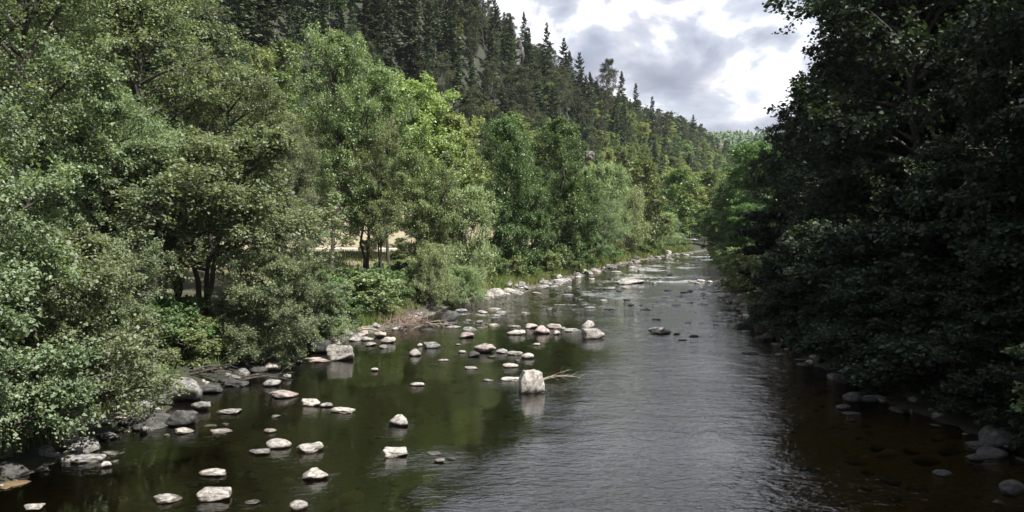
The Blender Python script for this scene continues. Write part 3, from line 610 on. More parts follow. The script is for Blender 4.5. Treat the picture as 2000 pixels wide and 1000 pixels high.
# ------------------------------------------------------------------ forest on the left hillside
cand = []
g = np.random.default_rng(5)
for _ in range(16000):
    y = 60 + 560 * g.random() ** 0.9; dlv = 40 + 105 * g.random()
    cand.append((float(xl(y) - dlv), y, dlv))
chosen, grid = [], {}
for (x, y, dlv) in cand:
    px = 1000 + x / y * FPX
    if not (-160 < px < 1520): continue
    sp = 3.5 + y * 0.004
    k = (int(x // 5), int(y // 5)); ok = True
    for a in (-1, 0, 1):
        for b in (-1, 0, 1):
            for (qx, qy) in grid.get((k[0] + a, k[1] + b), ()):
                if (qx - x) ** 2 + (qy - y) ** 2 < sp * sp: ok = False
    if ok: grid.setdefault(k, []).append((x, y)); chosen.append((x, y, dlv))
chosen.sort(key=lambda t: t[1])
SIL = ([-300, 0, 150, 300, 430, 520, 600, 650, 760, 900, 960, 1100, 1200, 1300, 1400, 1600], [-60, -50, -20, 0, 60, 130, 130, 85, 150, 240, 240, 245, 330, 335, 330, 330])
counts = dict(spruce=0, pine=0, broad=0)
rest = []
WHERE = [(430, 'above the big alder group'), (600, 'left of the slender trees'), (740, 'above the slender trees'), (880, 'above the lime-green maples'),
         (980, 'left of the ridge crag'), (1080, 'below the lone skyline spruce'), (1180, 'above the grey domed willows'), (1290, 'right of the leaning pine'), (2000, 'at the low end of the skyline')]
def lab(x, y, dlv, h, wide, kind):
    px = 1000 + x / y * FPX
    wh = [w for lim, w in WHERE if px < lim][0]
    row = 'near the hillside foot' if dlv < 72 else 'halfway up the hillside' if dlv < 102 else 'near the ridge'
    look = {'dead': 'nearly bare dead spruce', 'spruce': ('tall ' if h > 19.5 else 'short ') + ('full' if wide > 1.0 else 'narrow') + ' dark spruce', 'pine': ('tall' if h > 16.5 else 'short') + ' olive pine', 'broad': ('taller' if h > 11.5 else 'smaller') + ' light green broadleaf'}[kind]
    return look + ' ' + row + ', ' + wh
def forest_tree(nm, key, x, y, dlv, h, wide, kind):
    lb = lab(x, y, dlv, h, wide, kind)
    tree(nm, key, x, y, h, lb, 'tree', lb.replace('broadleaf', 'broadleaved trees'), wide=wide, tilt=(g.normal(0, 0.035), g.normal(0, 0.035)))
for (x, y, dlv) in chosen:
    px = 1000 + x / y * FPX
    up = (dlv - 40) / 85
    q = g.random(); q2 = g.random()
    broad_p = 0.72 * (1 - ss(np.array((up - 0.12) / 0.35))) + 0.25 * ss(np.array((px - 1050) / 200)) + 0.04
    z0 = ground(x, y); zb = HOR - (z0 - CAMZ) / y * FPX; h0 = g.uniform(11, 24); wd = g.uniform(0.7, 1.3)
    h0 = h0 if up < 0.75 else min(h0, 17.0)
    ztop = HOR - (z0 + h0 - CAMZ) / y * FPX
    hidden = ztop > np.interp(px, *SIL) + 35 or zb < -70 or px > 1440 or px < -60
    if hidden:
        if zb > -400: rest.append((x, y, z0, h0 * 0.85))
        continue
    if q < broad_p:
        if counts['broad'] < 280:
            counts['broad'] += 1
            forest_tree('birch_tree', 'slope%d' % (1 + counts['broad'] % 3), x, y, dlv, 7.5 + h0 * 0.3, wd, 'broad')
        else: rest.append((x, y, z0, h0 * 0.8))
    elif q < broad_p + (0.22 if px > 850 else 0.08):
        if counts['pine'] < 280:
            counts['pine'] += 1
            forest_tree('pine_tree', 'pine%d' % (1 + counts['pine'] % 2), x, y, dlv, h0 * 0.9, wd, 'pine')
        else: rest.append((x, y, z0, h0 * 0.9))
    elif counts['spruce'] < 288:
        counts['spruce'] += 1
        forest_tree('spruce_tree', 'dead' if q2 > 0.93 else 'spruce%d' % (1 + int(q2 * 5.3)), x, y, dlv, h0, wd, 'dead' if q2 > 0.93 else 'spruce')
    else: rest.append((x, y, z0, h0))
print(counts, len(rest))
# skyline spruces the photograph shows one by one
for px, top, Y, key, lb in [
    (1067, 48, 285, 'spruce1', 'lone pointed spruce standing clear of the others against the cloudy sky'),
    (1100, 78, 290, 'spruce3', 'dense dark spruce on the skyline right of the lone pointed spruce'),
    (1032, 70, 280, 'spruce4', 'thin spruce on the skyline left of the lone pointed spruce'),
    (985, 28, 270, 'spruce2', 'spruce with a ragged top on the ridge by the grey crag'),
    (945, 5, 265, 'spruce1', 'tall spruce on the ridge whose tip touches the top of the photo'),
    (1130, 105, 300, 'spruce3', 'broad dark spruce just below the skyline, right of the dense dark one'),
    (1180, 122, 345, 'pine2', 'flat-topped pine leaning over the skyline between spruces'),
    (1212, 142, 370, 'spruce4', 'narrow spruce on the falling skyline right of the flat-topped pine'),
    (1272, 190, 400, 'spruce1', 'dark layered spruce standing out on the falling skyline'),
    (1240, 165, 390, 'spruce2', 'pale thin spruce between two darker ones on the falling skyline'),
    (1352, 225, 455, 'spruce3', 'dark round-topped spruce at the low end of the skyline')]:
    T('spruce_tree' if key[0] == 's' else 'pine_tree', key, px, Y, top, lb, wide=0.9)
# far wood as one mass: low-detail conifers joined
for _ in range(1100):
    y = 640 + 260 * g.random(); px = 1280 + 420 * g.random(); x = px2(px, y)
    rest.append((x, y, ground(x, y), g.uniform(12, 21)))
for _ in range(170):     # valley floor beyond the bend
    y = 230 + 380 * g.random(); dlv = 4 + 36 * g.random(); x = float(xl(y) - dlv)
    rest.append((x, y, ground(x, y), g.uniform(8, 15)))
low = [spruce('far', 200 + k, 20, 2.6 + 0.3 * k, 0.08, whorls=10, per=5, tw=2, joined=True) for k in range(3)]
def tiered(seed):
    r = np.random.default_rng(seed); V, F = [], []
    for k in range(6):
        n0 = len(V); z0 = 1.0 + 3.0 * k; V.append((0, 0, min(20, z0 + 6.5 - 0.4 * k))); ns = 8
        for a in range(ns):
            th = a * 6.283 / ns + r.random() * 0.5; rr = (3.1 - 0.44 * k) * r.uniform(0.6, 1.25); V.append((rr * math.cos(th), rr * math.sin(th), z0 + r.uniform(-0.5, 0.9)))
        F += [(n0, n0 + 1 + a, n0 + 1 + (a + 1) % ns) for a in range(ns)]
    return np.array(V, float), np.array(F), None
tiny = [tiered(k) for k in range(4)]
Vs, Fs, o_ = [], [], 0
for k, (x, y, z, h) in enumerate(rest):
    V, F, _w = (tiny if y > 560 else low)[k % 3]
    V = V * (np.array([2.1, 2.1, 0.8]) if y > 560 else np.array([1.5, 1.5, 0.92]))
    a = g.random() * 6.28; s = h / 20; ca, sa = math.cos(a) * s, math.sin(a) * s
    def tf(P): return np.stack([P[:, 0] * ca - P[:, 1] * sa + x, P[:, 0] * sa + P[:, 1] * ca + y, P[:, 2] * s + z], -1)
    Vs.append(tf(V)); Fs.append(F + o_); o_ += len(V)
far = tag(put('distant_forest', mesh_arrays('distant_forest', np.concatenate(Vs), np.concatenate(Fs), M['spruce'])), 'distant conifer wood closing the valley beyond the river bend', 'forest', kind='stuff')
print('far tris', sum(len(f) for f in Fs))

# ------------------------------------------------------------------ rocks
import bmesh
def ico(sub):
    bm = bmesh.new(); bmesh.ops.create_icosphere(bm, subdivisions=sub, radius=1)
    V = np.array([v.co[:] for v in bm.verts]); F = np.array([[v.index for v in f.verts] for f in bm.faces]); bm.free(); return V, F
ICO = {3: ico(4), 2: ico(3), 1: ico(2)}
def rock_mesh(name, seed, mat, lvl=2, planes=14, sharp=0.92, rough=0.05, kind='boulder'):
    r = np.random.default_rng(seed); V, F = ICO[lvl]
    n_ = unit(r.normal(0, 1, (planes, 3))); dd = r.uniform(0.62, 1.0, planes)
    if kind == 'slab': n_ = np.concatenate([n_, [[0.05, 0.1, 1], [0, 0, -1]]]); dd = np.append(dd, [0.7, 0.8])
    if kind == 'pyramid': n_ = unit(np.concatenate([[[math.cos(a), math.sin(a), 0.75] for a in (0.3, 1.7, 3.2, 4.7)], n_[:6]])); dd = np.append([0.55, 0.5, 0.55, 0.5], dd[:6])
    if kind == 'block': n_ = unit(np.concatenate([[[0.15, -1, 0.18], [1, 0.2, 0.1], [-1, 0.1, -0.25], [0.1, 0.3, 1], [0, 1, 0.1], [0.5, -0.5, -0.6]], n_[:4]])); dd = np.append([0.6, 0.72, 0.75, 0.85, 0.6, 0.75], dd[:4] + 0.15)
    if kind == 'upright': n_ = unit(np.array([[0.06, -0.15, 1.0], [1, -0.2, 0.28], [0.6, -0.5, -0.62], [-1, -0.1, 0.05], [-0.22, -1, 0.22], [0.1, 1, 0.1], [-0.6, -0.7, -0.45], [0.7, -0.6, 0.5], [0, 0, -1]])); dd = np.array([0.85, 0.78, 0.74, 0.74, 0.62, 0.6, 0.8, 0.92, 0.95])
    if kind == 'dome': dd = dd * 0 + r.uniform(0.93, 1.0, len(dd))
    dot = V @ n_.T
    rr = np.where(dot > 0.05, dd / np.maximum(dot, 0.05), 9.0)
    kk = 22.0 if kind != 'dome' else 6.0
    rad = -np.log(np.exp(-kk * np.minimum(rr, 1.35)).sum(1) + math.exp(-kk * 1.25)) / kk
    rad = np.clip(rad, 0.3, 1.3) / np.percentile(rad, 80)
    P = V * rad[:, None]
    P = P * (1 + rough * fbm(P * 2.2 + seed, 4, seed))[:, None]
    if kind == 'saddle': P[:, 2] -= 0.4 * np.exp(-(P[:, 0] / 0.35) ** 2) * (P[:, 2] > 0)
    P = (P - (P.max(0) + P.min(0)) / 2) / ((P.max(0) - P.min(0)) / 2)
    return mesh_arrays(name, P, F, M[mat], kind == 'dome')
KINDS = ['upright', 'boulder', 'slab', 'pyramid', 'dome', 'block', 'saddle']
RM = {}
def upright_mesh():
    out = [(-0.95, 0.28), (-0.68, 0.86), (0.35, 1.0), (0.68, 0.90), (0.93, 0.05), (1.0, -0.25), (0.30, -0.72), (0.05, -1.0), (-0.75, -1.0), (-0.90, -0.45)]
    bm = bmesh.new()
    for k, (a, b_) in enumerate(out):
        bm.verts.new((a, -0.9 + 0.25 * (b_ > 0.5) + 0.35 * (b_ < -0.6), b_)); bm.verts.new((a * 0.85, 0.9, b_ * 0.92))
    bm.verts.new((-0.1, -1.05, 0.35)); bm.verts.new((0.35, -1.0, -0.2))
    bmesh.ops.convex_hull(bm, input=bm.verts[:])
    for _ in range(4):
        bmesh.ops.subdivide_edges(bm, edges=[e for e in bm.edges if e.calc_length() > 0.11], cuts=1); bmesh.ops.triangulate(bm, faces=bm.faces[:])
    bmesh.ops.smooth_vert(bm, verts=bm.verts[:], factor=0.5, use_axis_x=True, use_axis_y=True, use_axis_z=True)
    bm.verts.ensure_lookup_table()
    V = np.array([v.co[:] for v in bm.verts]); F = np.array([[v.index for v in f.verts] for f in bm.faces]); bm.free()
    V = V * (1 + 0.035 * fbm(V * 2.6, 4, 3))[:, None]
    return mesh_arrays('rock', V, F, M['rock'])
def rm(kind, mat, v, lvl=2):
    key = (kind, mat, v, lvl)
    if kind == 'upright' and key not in RM: RM[key] = upright_mesh()
    if key not in RM: RM[key] = rock_mesh('rock', 300 + KINDS.index(kind) * 10 + v, mat, lvl, kind=kind, rough=0.13 if kind != 'dome' else 0.05)
    return RM[key]
def rock(px, py, w, h, label, kind='boulder', mat='rock', v=0, lvl=2, rz=None, depth=0.75, name='boulder', group=None, cat='rock', z0=0.0, sink=0.35):
    Y = wl_y(py, z0); x = px2(px, Y)
    Wm = w / FPX * Y; Hm = h / FPX * Y; Hm = max(Hm - 0.55 * Wm * depth * CAMZ / Y, 0.42 * Hm, 0.04)
    Y2 = Y + Wm * depth * 0.35
    hh = Hm * (1 + sink) / 2
    o = put(name, rm(kind, mat, v, lvl), None, (x, Y2, z0 + Hm - hh * 0.98), rot=(0, 0, 0), sc=(Wm / 2, Wm / 2 * depth, hh))
    o.rotation_euler = (0, 0, (rng.random() - 0.5) * 0.7 if rz is None else rz)
    tag(o, label, cat, group)
    if z0 < 0.2: ROCKS_XY.append((x, Y2, Wm / 2))
    return o
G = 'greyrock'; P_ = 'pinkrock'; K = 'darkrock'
ROCKLIST = [
 # px, py, w, h, kind, mat, label
 (1037, 770, 51, 49, 'upright', 'rock', 'tall upright pale boulder in mid-river with driftwood caught on its right'),
 (1160, 663, 46, 22, 'slab', 'rock', 'bright white wedge-shaped boulder at the right end of the upper rock row'),
 (1149, 643, 26, 18, 'boulder', 'rock', 'grey-white boulder directly behind the bright white wedge'),
 (1116, 649, 30, 8, 'slab', G, 'flat low stone just left of the bright white wedge boulder'),
 (1292, 653, 46, 15, 'slab', G, 'grey wedge-shaped rock alone in the shiny water on the right side of the river'),
 (1324, 655, 14, 4, 'slab', K, 'small dark stone touching the water right of the grey wedge rock'),
 (1358, 659, 18, 5, 'slab', K, 'small dark flat stone farthest right of the grey wedge rock'),
 (1335, 666, 18, 3, 'slab', K, 'thin dark sliver of stone below the two small dark stones'),
 (1038, 643, 26, 11, 'boulder', P_, 'pinkish grey boulder at the back left of the upper rock row'),
 (1058, 653, 34, 18, 'pyramid', P_, 'pale pink rounded boulder in the middle of the upper rock row'),
 (1008, 655, 38, 12, 'boulder', 'rock', 'low pale boulder at the left end of the upper rock row'),
 (1083, 643, 30, 11, 'slab', P_, 'flat-topped pinkish rock behind the pale pink rounded boulder'),
 (1088, 655, 14, 9, 'boulder', 'rock', 'small pale stone right of the pale pink rounded boulder'),
 (1100, 645, 14, 6, 'boulder', G, 'small grey stone at the right tip of the flat-topped pinkish rock'),
 (1048, 676, 16, 6, 'boulder', 'rock', 'small pale stone between the upper rock row and the pink rock cluster'),
 (946, 690, 44, 20, 'boulder', P_, 'largest pinkish rock of the cluster left of the tall upright boulder'),
 (925, 699, 24, 12, 'boulder', K, 'dark rock at the left foot of the pink rock cluster'),
 (980, 692, 26, 10, 'boulder', G, 'grey rock right of the largest pinkish rock in the cluster'),
 (960, 700, 18, 6, 'boulder', K, 'small dark stone in front of the pink rock cluster'),
 (1006, 695, 32, 9, 'slab', 'rock', 'low pale slab in the middle of the pink rock cluster'),
 (1031, 702, 25, 12, 'dome', 'rock', 'rounded white-topped rock at the right end of the pink rock cluster'),
 (1010, 708, 12, 6, 'boulder', K, 'tiny dark stone at the foot of the low pale slab'),
 (997, 720, 32, 10, 'dome', 'rock', 'smooth pale oval rock in front of the pink rock cluster'),
 (998, 746, 42, 9, 'slab', 'rock', 'long flat pale rock touching the left side of the tall upright boulder'),
 (952, 747, 24, 5, 'slab', 'rock', 'thin flat stone farther left in line with the long flat pale rock'),
 (920, 723, 28, 6, 'slab', 'rock', 'low flat stone in front and left of the pink rock cluster'),
 (865, 707, 22, 5, 'slab', 'rock', 'thin flat stone left of the pink rock cluster'),
 (902, 691, 16, 6, 'dome', 'rock', 'small round stone just left of the pink rock cluster'),
 (894, 676, 12, 4, 'dome', G, 'tiny stone behind the small round stone by the pink cluster'),
 (842, 681, 34, 13, 'slab', G, 'flat grey boulder between the big slab on the bank and the pink cluster'),
 (818, 678, 11, 7, 'boulder', 'rock', 'small stone left of the flat grey boulder'),
 (808, 697, 27, 16, 'pyramid', 'rock', 'small pointed grey-white rock with a dark left side in calm water'),
 (911, 661, 30, 12, 'boulder', P_, 'squat rock standing alone beyond the calm pool, left of the upper rock row'),
 (777, 835, 46, 25, 'pyramid', 'rock', 'white pyramid-shaped boulder with a clear reflection in the calm brown water'),
 (768, 898, 50, 22, 'block', 'rock', 'pale blocky boulder with a flat top below the white pyramid'),
 (856, 909, 24, 10, 'boulder', 'rock', 'small white stone in the ripples right of the pale blocky boulder'),
 (880, 903, 22, 5, 'slab', G, 'dark flat stone beside the small white stone in the ripples'),
 (846, 893, 32, 5, 'slab', G, 'half-sunken flat stone behind the small white stone in the ripples'),
 (814, 756, 30, 8, 'slab', 'rock', 'low pale stone alone in the centre of the calm pool'),
 (729, 727, 15, 8, 'boulder', 'rock', 'small angular stone alone in the calm water right of the big bank slab'),
 (544, 780, 62, 16, 'slab', P_, 'broad flat pinkish rock nearest the overhanging alder branches'),
 (602, 796, 42, 15, 'slab', 'rock', 'dark-sided flat rock, larger of the touching pair in the left pool'),
 (633, 798, 26, 10, 'slab', G, 'smaller rock of the touching pair in the left pool'),
 (665, 809, 52, 11, 'slab', 'rock', 'long smooth white rock right of the touching pair'),
 (533, 819, 19, 6, 'boulder', G, 'small grey stone below the broad flat pinkish rock'),
 (520, 849, 27, 9, 'dome', 'rock', 'small smooth pale stone above the white dome rock'),
 (535, 881, 48, 22, 'dome', 'rock', 'smooth white dome-shaped rock in the left pool'),
 (498, 893, 46, 14, 'boulder', G, 'jagged dark grey rock left of the white dome rock'),
 (596, 889, 54, 23, 'saddle', 'rock', 'white saddle-shaped rock with two humps right of the white dome'),
 (606, 943, 52, 28, 'pyramid', 'rock', 'wedge rock with a dark undercut left side near the bottom of the photo'),
 (405, 935, 60, 15, 'slab', 'rock', 'long narrow pale rock tapering to the left'),
 (407, 986, 66, 32, 'block', 'rock', 'big pale boulder at the bottom left of the river'),
 (308, 990, 62, 18, 'slab', 'rock', 'long low pale rock left of the big bottom boulder'),
 (483, 992, 30, 9, 'dome', G, 'small dark rounded stone right of the big bottom boulder'),
 (575, 1004, 36, 22, 'dome', 'rock', 'round grey stone cut by the bottom edge of the photo'),
 (45, 1006, 46, 18, 'boulder', 'rock', 'pale rock at the bottom left corner of the photo'),
 (194, 919, 22, 14, 'boulder', 'rock', 'small pale angular stone right of the layered corner rocks'),
 (423, 850, 46, 9, 'slab', 'rock', 'flat pale stone in the shaded left pool, right of the dark boulders'),
 (403, 837, 26, 5, 'slab', G, 'thin flat stone above the flat pale stone in the shaded pool'),
 (434, 833, 14, 4, 'slab', G, 'tiny flat stone near the thin flat stone in the shaded pool'),
 (345, 851, 46, 12, 'slab', 'rock', 'pale flat rock at the foot of the dark bank boulders'),
 (316, 856, 14, 5, 'boulder', 'rock', 'tiny pale stone left of the pale flat rock at the dark boulders'),
 (440, 811, 52, 12, 'boulder', G, 'jagged pale-topped rock reaching out from the shaded bank'),
 (383, 804, 40, 20, 'boulder', G, 'grey rock with pale patches beside the large shaded boulder'),
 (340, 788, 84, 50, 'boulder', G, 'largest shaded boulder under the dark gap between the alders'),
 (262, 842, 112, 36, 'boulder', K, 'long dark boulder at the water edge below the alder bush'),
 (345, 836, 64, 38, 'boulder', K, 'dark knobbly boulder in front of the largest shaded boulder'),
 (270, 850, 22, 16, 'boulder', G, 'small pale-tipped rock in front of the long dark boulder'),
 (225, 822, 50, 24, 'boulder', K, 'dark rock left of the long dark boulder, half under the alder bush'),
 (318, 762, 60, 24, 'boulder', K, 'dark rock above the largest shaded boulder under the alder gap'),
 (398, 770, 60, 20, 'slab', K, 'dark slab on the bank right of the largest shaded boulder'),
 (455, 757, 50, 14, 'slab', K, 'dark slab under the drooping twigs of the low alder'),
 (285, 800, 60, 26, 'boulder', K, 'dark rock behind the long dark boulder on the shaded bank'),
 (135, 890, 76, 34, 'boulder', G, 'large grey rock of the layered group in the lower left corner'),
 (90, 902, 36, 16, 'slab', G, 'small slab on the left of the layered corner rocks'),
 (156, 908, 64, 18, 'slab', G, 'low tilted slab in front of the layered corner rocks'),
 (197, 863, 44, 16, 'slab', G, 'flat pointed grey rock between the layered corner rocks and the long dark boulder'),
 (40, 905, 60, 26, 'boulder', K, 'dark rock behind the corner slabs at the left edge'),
 (526, 757, 38, 17, 'boulder', G, 'dark grey rock under the drooping alder twigs'),
 (556, 743, 18, 12, 'boulder', G, 'small rock at the end of the stones below the grassy bank'),
 (524, 727, 36, 20, 'boulder', 'rock', 'pale rock at the left end of the stones below the grassy bank'),
 (545, 716, 22, 9, 'slab', 'rock', 'flat pale stone behind the left end of the bank stones'),
 (562, 710, 22, 13, 'boulder', 'rock', 'squarish pale stone below the dry grass tuft'),
 (580, 711, 16, 8, 'boulder', G, 'small grey stone below the dry grass tuft'),
 (614, 709, 70, 9, 'slab', P_, 'long thin pinkish slab at the water below the dry grass'),
 (660, 706, 54, 34, 'block', 'rock', 'big pale slab boulder at the corner of the left bank beside the dark hollow'),
 (624, 690, 44, 30, 'boulder', K, 'dark brown undercut rock left of the big pale slab boulder'),
 (647, 675, 44, 14, 'slab', 'rock', 'pale slab lying on top of the bank behind the big slab boulder'),
 (722, 677, 22, 8, 'boulder', 'rock', 'low stone off the bank right of the big slab boulder'),
 (746, 682, 18, 8, 'boulder', G, 'small dark-sided stone farthest from the bank below the brushwood'),
 (756, 671, 32, 14, 'boulder', 'rock', 'pale rock directly below the brushwood pile'),
 (740, 660, 28, 13, 'boulder', P_, 'rounded pinkish rock left of the brushwood pile'),
 (712, 667, 30, 9, 'slab', 'rock', 'flat pale stone on the shore left of the brushwood pile'),
 (690, 668, 26, 9, 'boulder', G, 'grey shore stone between the big slab boulder and the brushwood'),
 (876, 629, 38, 24, 'boulder', K, 'dark rock sticking out of the bank under the willow bushes'),
 (900, 612, 26, 10, 'boulder', G, 'grey stone on the bank behind the dark rock under the willows'),
 (940, 613, 26, 7, 'slab', 'rock', 'flat pale stone in the water just off the willow bushes'),
 (968, 619, 20, 5, 'boulder', G, 'low grey stone right of the flat pale stone off the willows'),
 (935, 632, 16, 7, 'boulder', G, 'small stone at the tip of the ripple off the willow bushes'),
 (914, 629, 13, 5, 'dome', G, 'small dark round stone nearest the dark rock under the willows'),
 (1236, 556, 56, 12, 'boulder', 'rock', 'long white rock in the rapids, largest of the far rocks in mid-river'),
 (1214, 555, 20, 8, 'boulder', 'rock', 'pale stone touching the left end of the long white rock in the rapids'),
 (1192, 566, 24, 7, 'boulder', G, 'grey stone left of the long white rock in the rapids'),
 (1163, 571, 16, 4, 'slab', 'rock', 'low flat stone farther left of the long white rock in the rapids'),
 (1206, 533, 22, 4, 'slab', 'rock', 'flat pale stone upstream of the long white rock'),
 (1254, 530, 16, 5, 'slab', 'rock', 'pale stone upstream and right of the long white rock'),
 (1310, 538, 13, 6, 'boulder', 'rock', 'small bright stone in the far right of the rapids'),
 (1234, 598, 12, 6, 'boulder', G, 'small dark-sided stone below the long white rock'),
 (1192, 606, 26, 4, 'slab', 'rock', 'thin pale slab awash in the middle of the riffle'),
 (1226, 588, 16, 5, 'slab', 'rock', 'low pale stone above the small dark-sided stone'),
 (1152, 604, 22, 6, 'boulder', G, 'jagged grey stone left of the thin pale slab'),
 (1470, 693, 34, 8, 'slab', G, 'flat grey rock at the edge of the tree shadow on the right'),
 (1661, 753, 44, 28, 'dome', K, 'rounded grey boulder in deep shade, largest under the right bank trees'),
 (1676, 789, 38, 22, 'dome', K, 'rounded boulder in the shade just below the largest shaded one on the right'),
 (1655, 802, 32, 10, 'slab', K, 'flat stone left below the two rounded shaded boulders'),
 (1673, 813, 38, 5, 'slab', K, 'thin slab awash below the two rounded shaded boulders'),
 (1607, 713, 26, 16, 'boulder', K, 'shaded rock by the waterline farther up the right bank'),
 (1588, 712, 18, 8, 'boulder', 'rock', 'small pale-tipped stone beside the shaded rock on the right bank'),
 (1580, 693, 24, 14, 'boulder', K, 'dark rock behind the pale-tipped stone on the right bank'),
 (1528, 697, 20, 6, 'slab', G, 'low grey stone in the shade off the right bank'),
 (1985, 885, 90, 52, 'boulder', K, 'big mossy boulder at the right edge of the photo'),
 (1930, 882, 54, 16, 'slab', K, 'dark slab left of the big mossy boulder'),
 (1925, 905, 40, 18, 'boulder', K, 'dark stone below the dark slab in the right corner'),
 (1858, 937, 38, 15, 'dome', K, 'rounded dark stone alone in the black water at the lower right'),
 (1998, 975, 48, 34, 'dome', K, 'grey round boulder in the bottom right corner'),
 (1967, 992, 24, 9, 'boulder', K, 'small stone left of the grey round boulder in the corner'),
]
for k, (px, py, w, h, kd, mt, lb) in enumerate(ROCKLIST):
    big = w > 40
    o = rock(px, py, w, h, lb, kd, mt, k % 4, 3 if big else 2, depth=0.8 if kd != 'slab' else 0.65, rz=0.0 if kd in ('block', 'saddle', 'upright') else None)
    if kd == 'upright': o.rotation_euler = (0.0, 0.12, 0.22)
# shoreline and riffle stones
gs = np.random.default_rng(17)
STONES = []
def scatter(n_, fn, group, label, mats):
    for _ in range(n_):
        x, y, s = fn()
        z = ground(x, y)
        k = ['boulder', 'slab', 'slab', 'dome', 'pyramid'][int(gs.integers(5))]
        STONES.append((s / y, x, y, s, z, k, mats[int(gs.integers(len(mats)))], label, group, gs.uniform(0.35, 0.6), gs.uniform(0.55, 0.9), gs.random() * 6.28, int(gs.integers(4))))
def flush_stones():
    STONES.sort(key=lambda t: -t[0])
    parts = {}
    for q, (_, x, y, s, z, k, mt, label, group, f, wd, a, v) in enumerate(STONES):
        zc = z if z > -0.05 else -0.04
        sz = s * f * (0.6 if z < -0.05 else 1)
        if z < 0: ROCKS_XY.append((x, y, s * 0.6))
        me = rm(k, mt, v, 1)
        if q < 295:
            o = put('stone', me, None, (x, y, zc + sz * 0.15), rot=(gs.normal(0, 0.12), gs.normal(0, 0.12), a), sc=(s, s * wd, sz))
            tag(o, label, 'stone', group)
        else:
            co = np.empty(len(me.vertices) * 3, dtype=np.float32); me.vertices.foreach_get('co', co); co = co.reshape(-1, 3).astype(float)
            ca, sa = math.cos(a), math.sin(a)
            P = np.stack([co[:, 0] * ca * s - co[:, 1] * sa * s * wd + x, co[:, 0] * sa * s + co[:, 1] * ca * s * wd + y, co[:, 2] * sz + zc + sz * 0.15], -1)
            parts.setdefault(mt, []).append((P, ICO[1][1]))
    for mt, pl in parts.items():
        V, F = join(pl)
        tag(put('pebbles', mesh_arrays('pebbles', V, F, M[mt])), 'small ' + {'rock': 'pale', 'pinkrock': 'pinkish', 'greyrock': 'grey', 'darkrock': 'dark'}[mt] + ' stones scattered along the shores and through the rapids', 'stones', kind='stuff')
def left_shore(y0, y1, smin, smax, dmin=-0.9, dmax=1.3):
    def f():
        y = y0 + (y1 - y0) * gs.random()
        d = gs.uniform(dmin, dmax) if gs.random() < 0.4 else gs.normal(0.1, 0.55) + 0.8 * math.sin(y * 0.55)
        return float(xl(y)) - d, y, smin + (smax - smin) * gs.random() ** 2.2
    return f
def right_shore(y0, y1, smin, smax, dmin=-0.9, dmax=1.3):
    def f():
        y = y0 + (y1 - y0) * gs.random(); d = gs.uniform(dmin, dmax)
        return float(xr(y)) + d, y, smin + (smax - smin) * gs.random() ** 2.2
    return f
scatter(70, left_shore(33, 52, 0.10, 0.42, -0.5, 1.2), 'stones below the grassy left bank', 'small pale stone on the left shore between the alders and the brushwood', ['rock', 'pinkrock', 'greyrock'])
scatter(120, left_shore(60, 84, 0.2, 0.8, -1.4, 1.5), 'stones below the green alders', 'small grey stone in the shoreline heap under the deep green alders', ['rock', 'greyrock', 'greyrock', 'rock'])
scatter(110, left_shore(84, 160, 0.15, 0.85, -4.0, 1.6), 'stones along the far left shore', 'small stone along the far left shore towards the river bend', ['rock', 'greyrock', 'greyrock'])
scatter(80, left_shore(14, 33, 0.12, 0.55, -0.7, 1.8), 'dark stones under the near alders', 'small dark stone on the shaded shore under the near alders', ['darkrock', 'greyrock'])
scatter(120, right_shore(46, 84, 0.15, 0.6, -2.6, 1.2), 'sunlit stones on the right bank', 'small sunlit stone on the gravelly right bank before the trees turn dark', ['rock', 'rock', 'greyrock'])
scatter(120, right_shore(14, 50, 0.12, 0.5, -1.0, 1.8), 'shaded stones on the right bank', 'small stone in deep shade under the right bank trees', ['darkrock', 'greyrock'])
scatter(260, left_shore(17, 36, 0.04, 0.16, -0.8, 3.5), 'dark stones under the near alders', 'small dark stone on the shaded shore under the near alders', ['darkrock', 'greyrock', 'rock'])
def riffle():
    y = 43 + 100 * gs.random() ** 1.3
    u = gs.uniform(0.04, 0.97)
    return float(xl(y) + (xr(y) - xl(y)) * u), y, 0.12 + 0.45 * gs.random() ** 2.2
scatter(260, riffle, 'stones breaking the surface of the rapids', 'small stone breaking the surface of the rapids in mid-river', ['rock', 'greyrock', 'darkrock'])
flush_stones()
# submerged stones seen through the water
subs = ICO[1]; Vs, Fs, o_ = [], [], 0
for k in range(1500):
    y = 9 + 40 * gs.random(); u = gs.random(); x = float(xl(y) + (xr(y) - xl(y)) * u); s = 0.08 + 0.3 * gs.random() ** 3
    z = ground(x, y)
    V = rm('boulder' if k % 2 else 'dome', 'darkrock', k % 4, 1)
    if k < 8:
        pass
    co = np.empty(len(V.vertices) * 3, dtype=np.float32)
    V.vertices.foreach_get('co', co); co = co.reshape(-1, 3).astype(float)
    a = gs.random() * 6.28; ca, sa = math.cos(a), math.sin(a)
    sz = min(s * 0.5, max(0.04, -z * 0.6))
    Pp = np.stack([(co[:, 0] * ca - co[:, 1] * sa * 0.7) * s + x, (co[:, 0] * sa + co[:, 1] * ca * 0.7) * s + y, co[:, 2] * sz + z], -1)
    Vs.append(Pp); Fs.append(subs[1] + o_); o_ += len(co)
M['bedstone'] = None
m, n, l, out = newmat('river_pebble')
geo = n.new('ShaderNodeNewGeometry'); rr_ = ramp(n, [(0, (0.02, 0.017, 0.009)), (0.6, (0.06, 0.046, 0.022)), (0.9, (0.12, 0.08, 0.036)), (1, (0.24, 0.18, 0.10))]); l.new(geo.outputs['Random Per Island'], rr_.inputs[0])
p = n.new('ShaderNodeBsdfPrincipled'); l.new(rr_.outputs[0], p.inputs['Base Color']); p.inputs['Roughness'].default_value = 0.8; l.new(p.outputs[0], out.inputs[0])
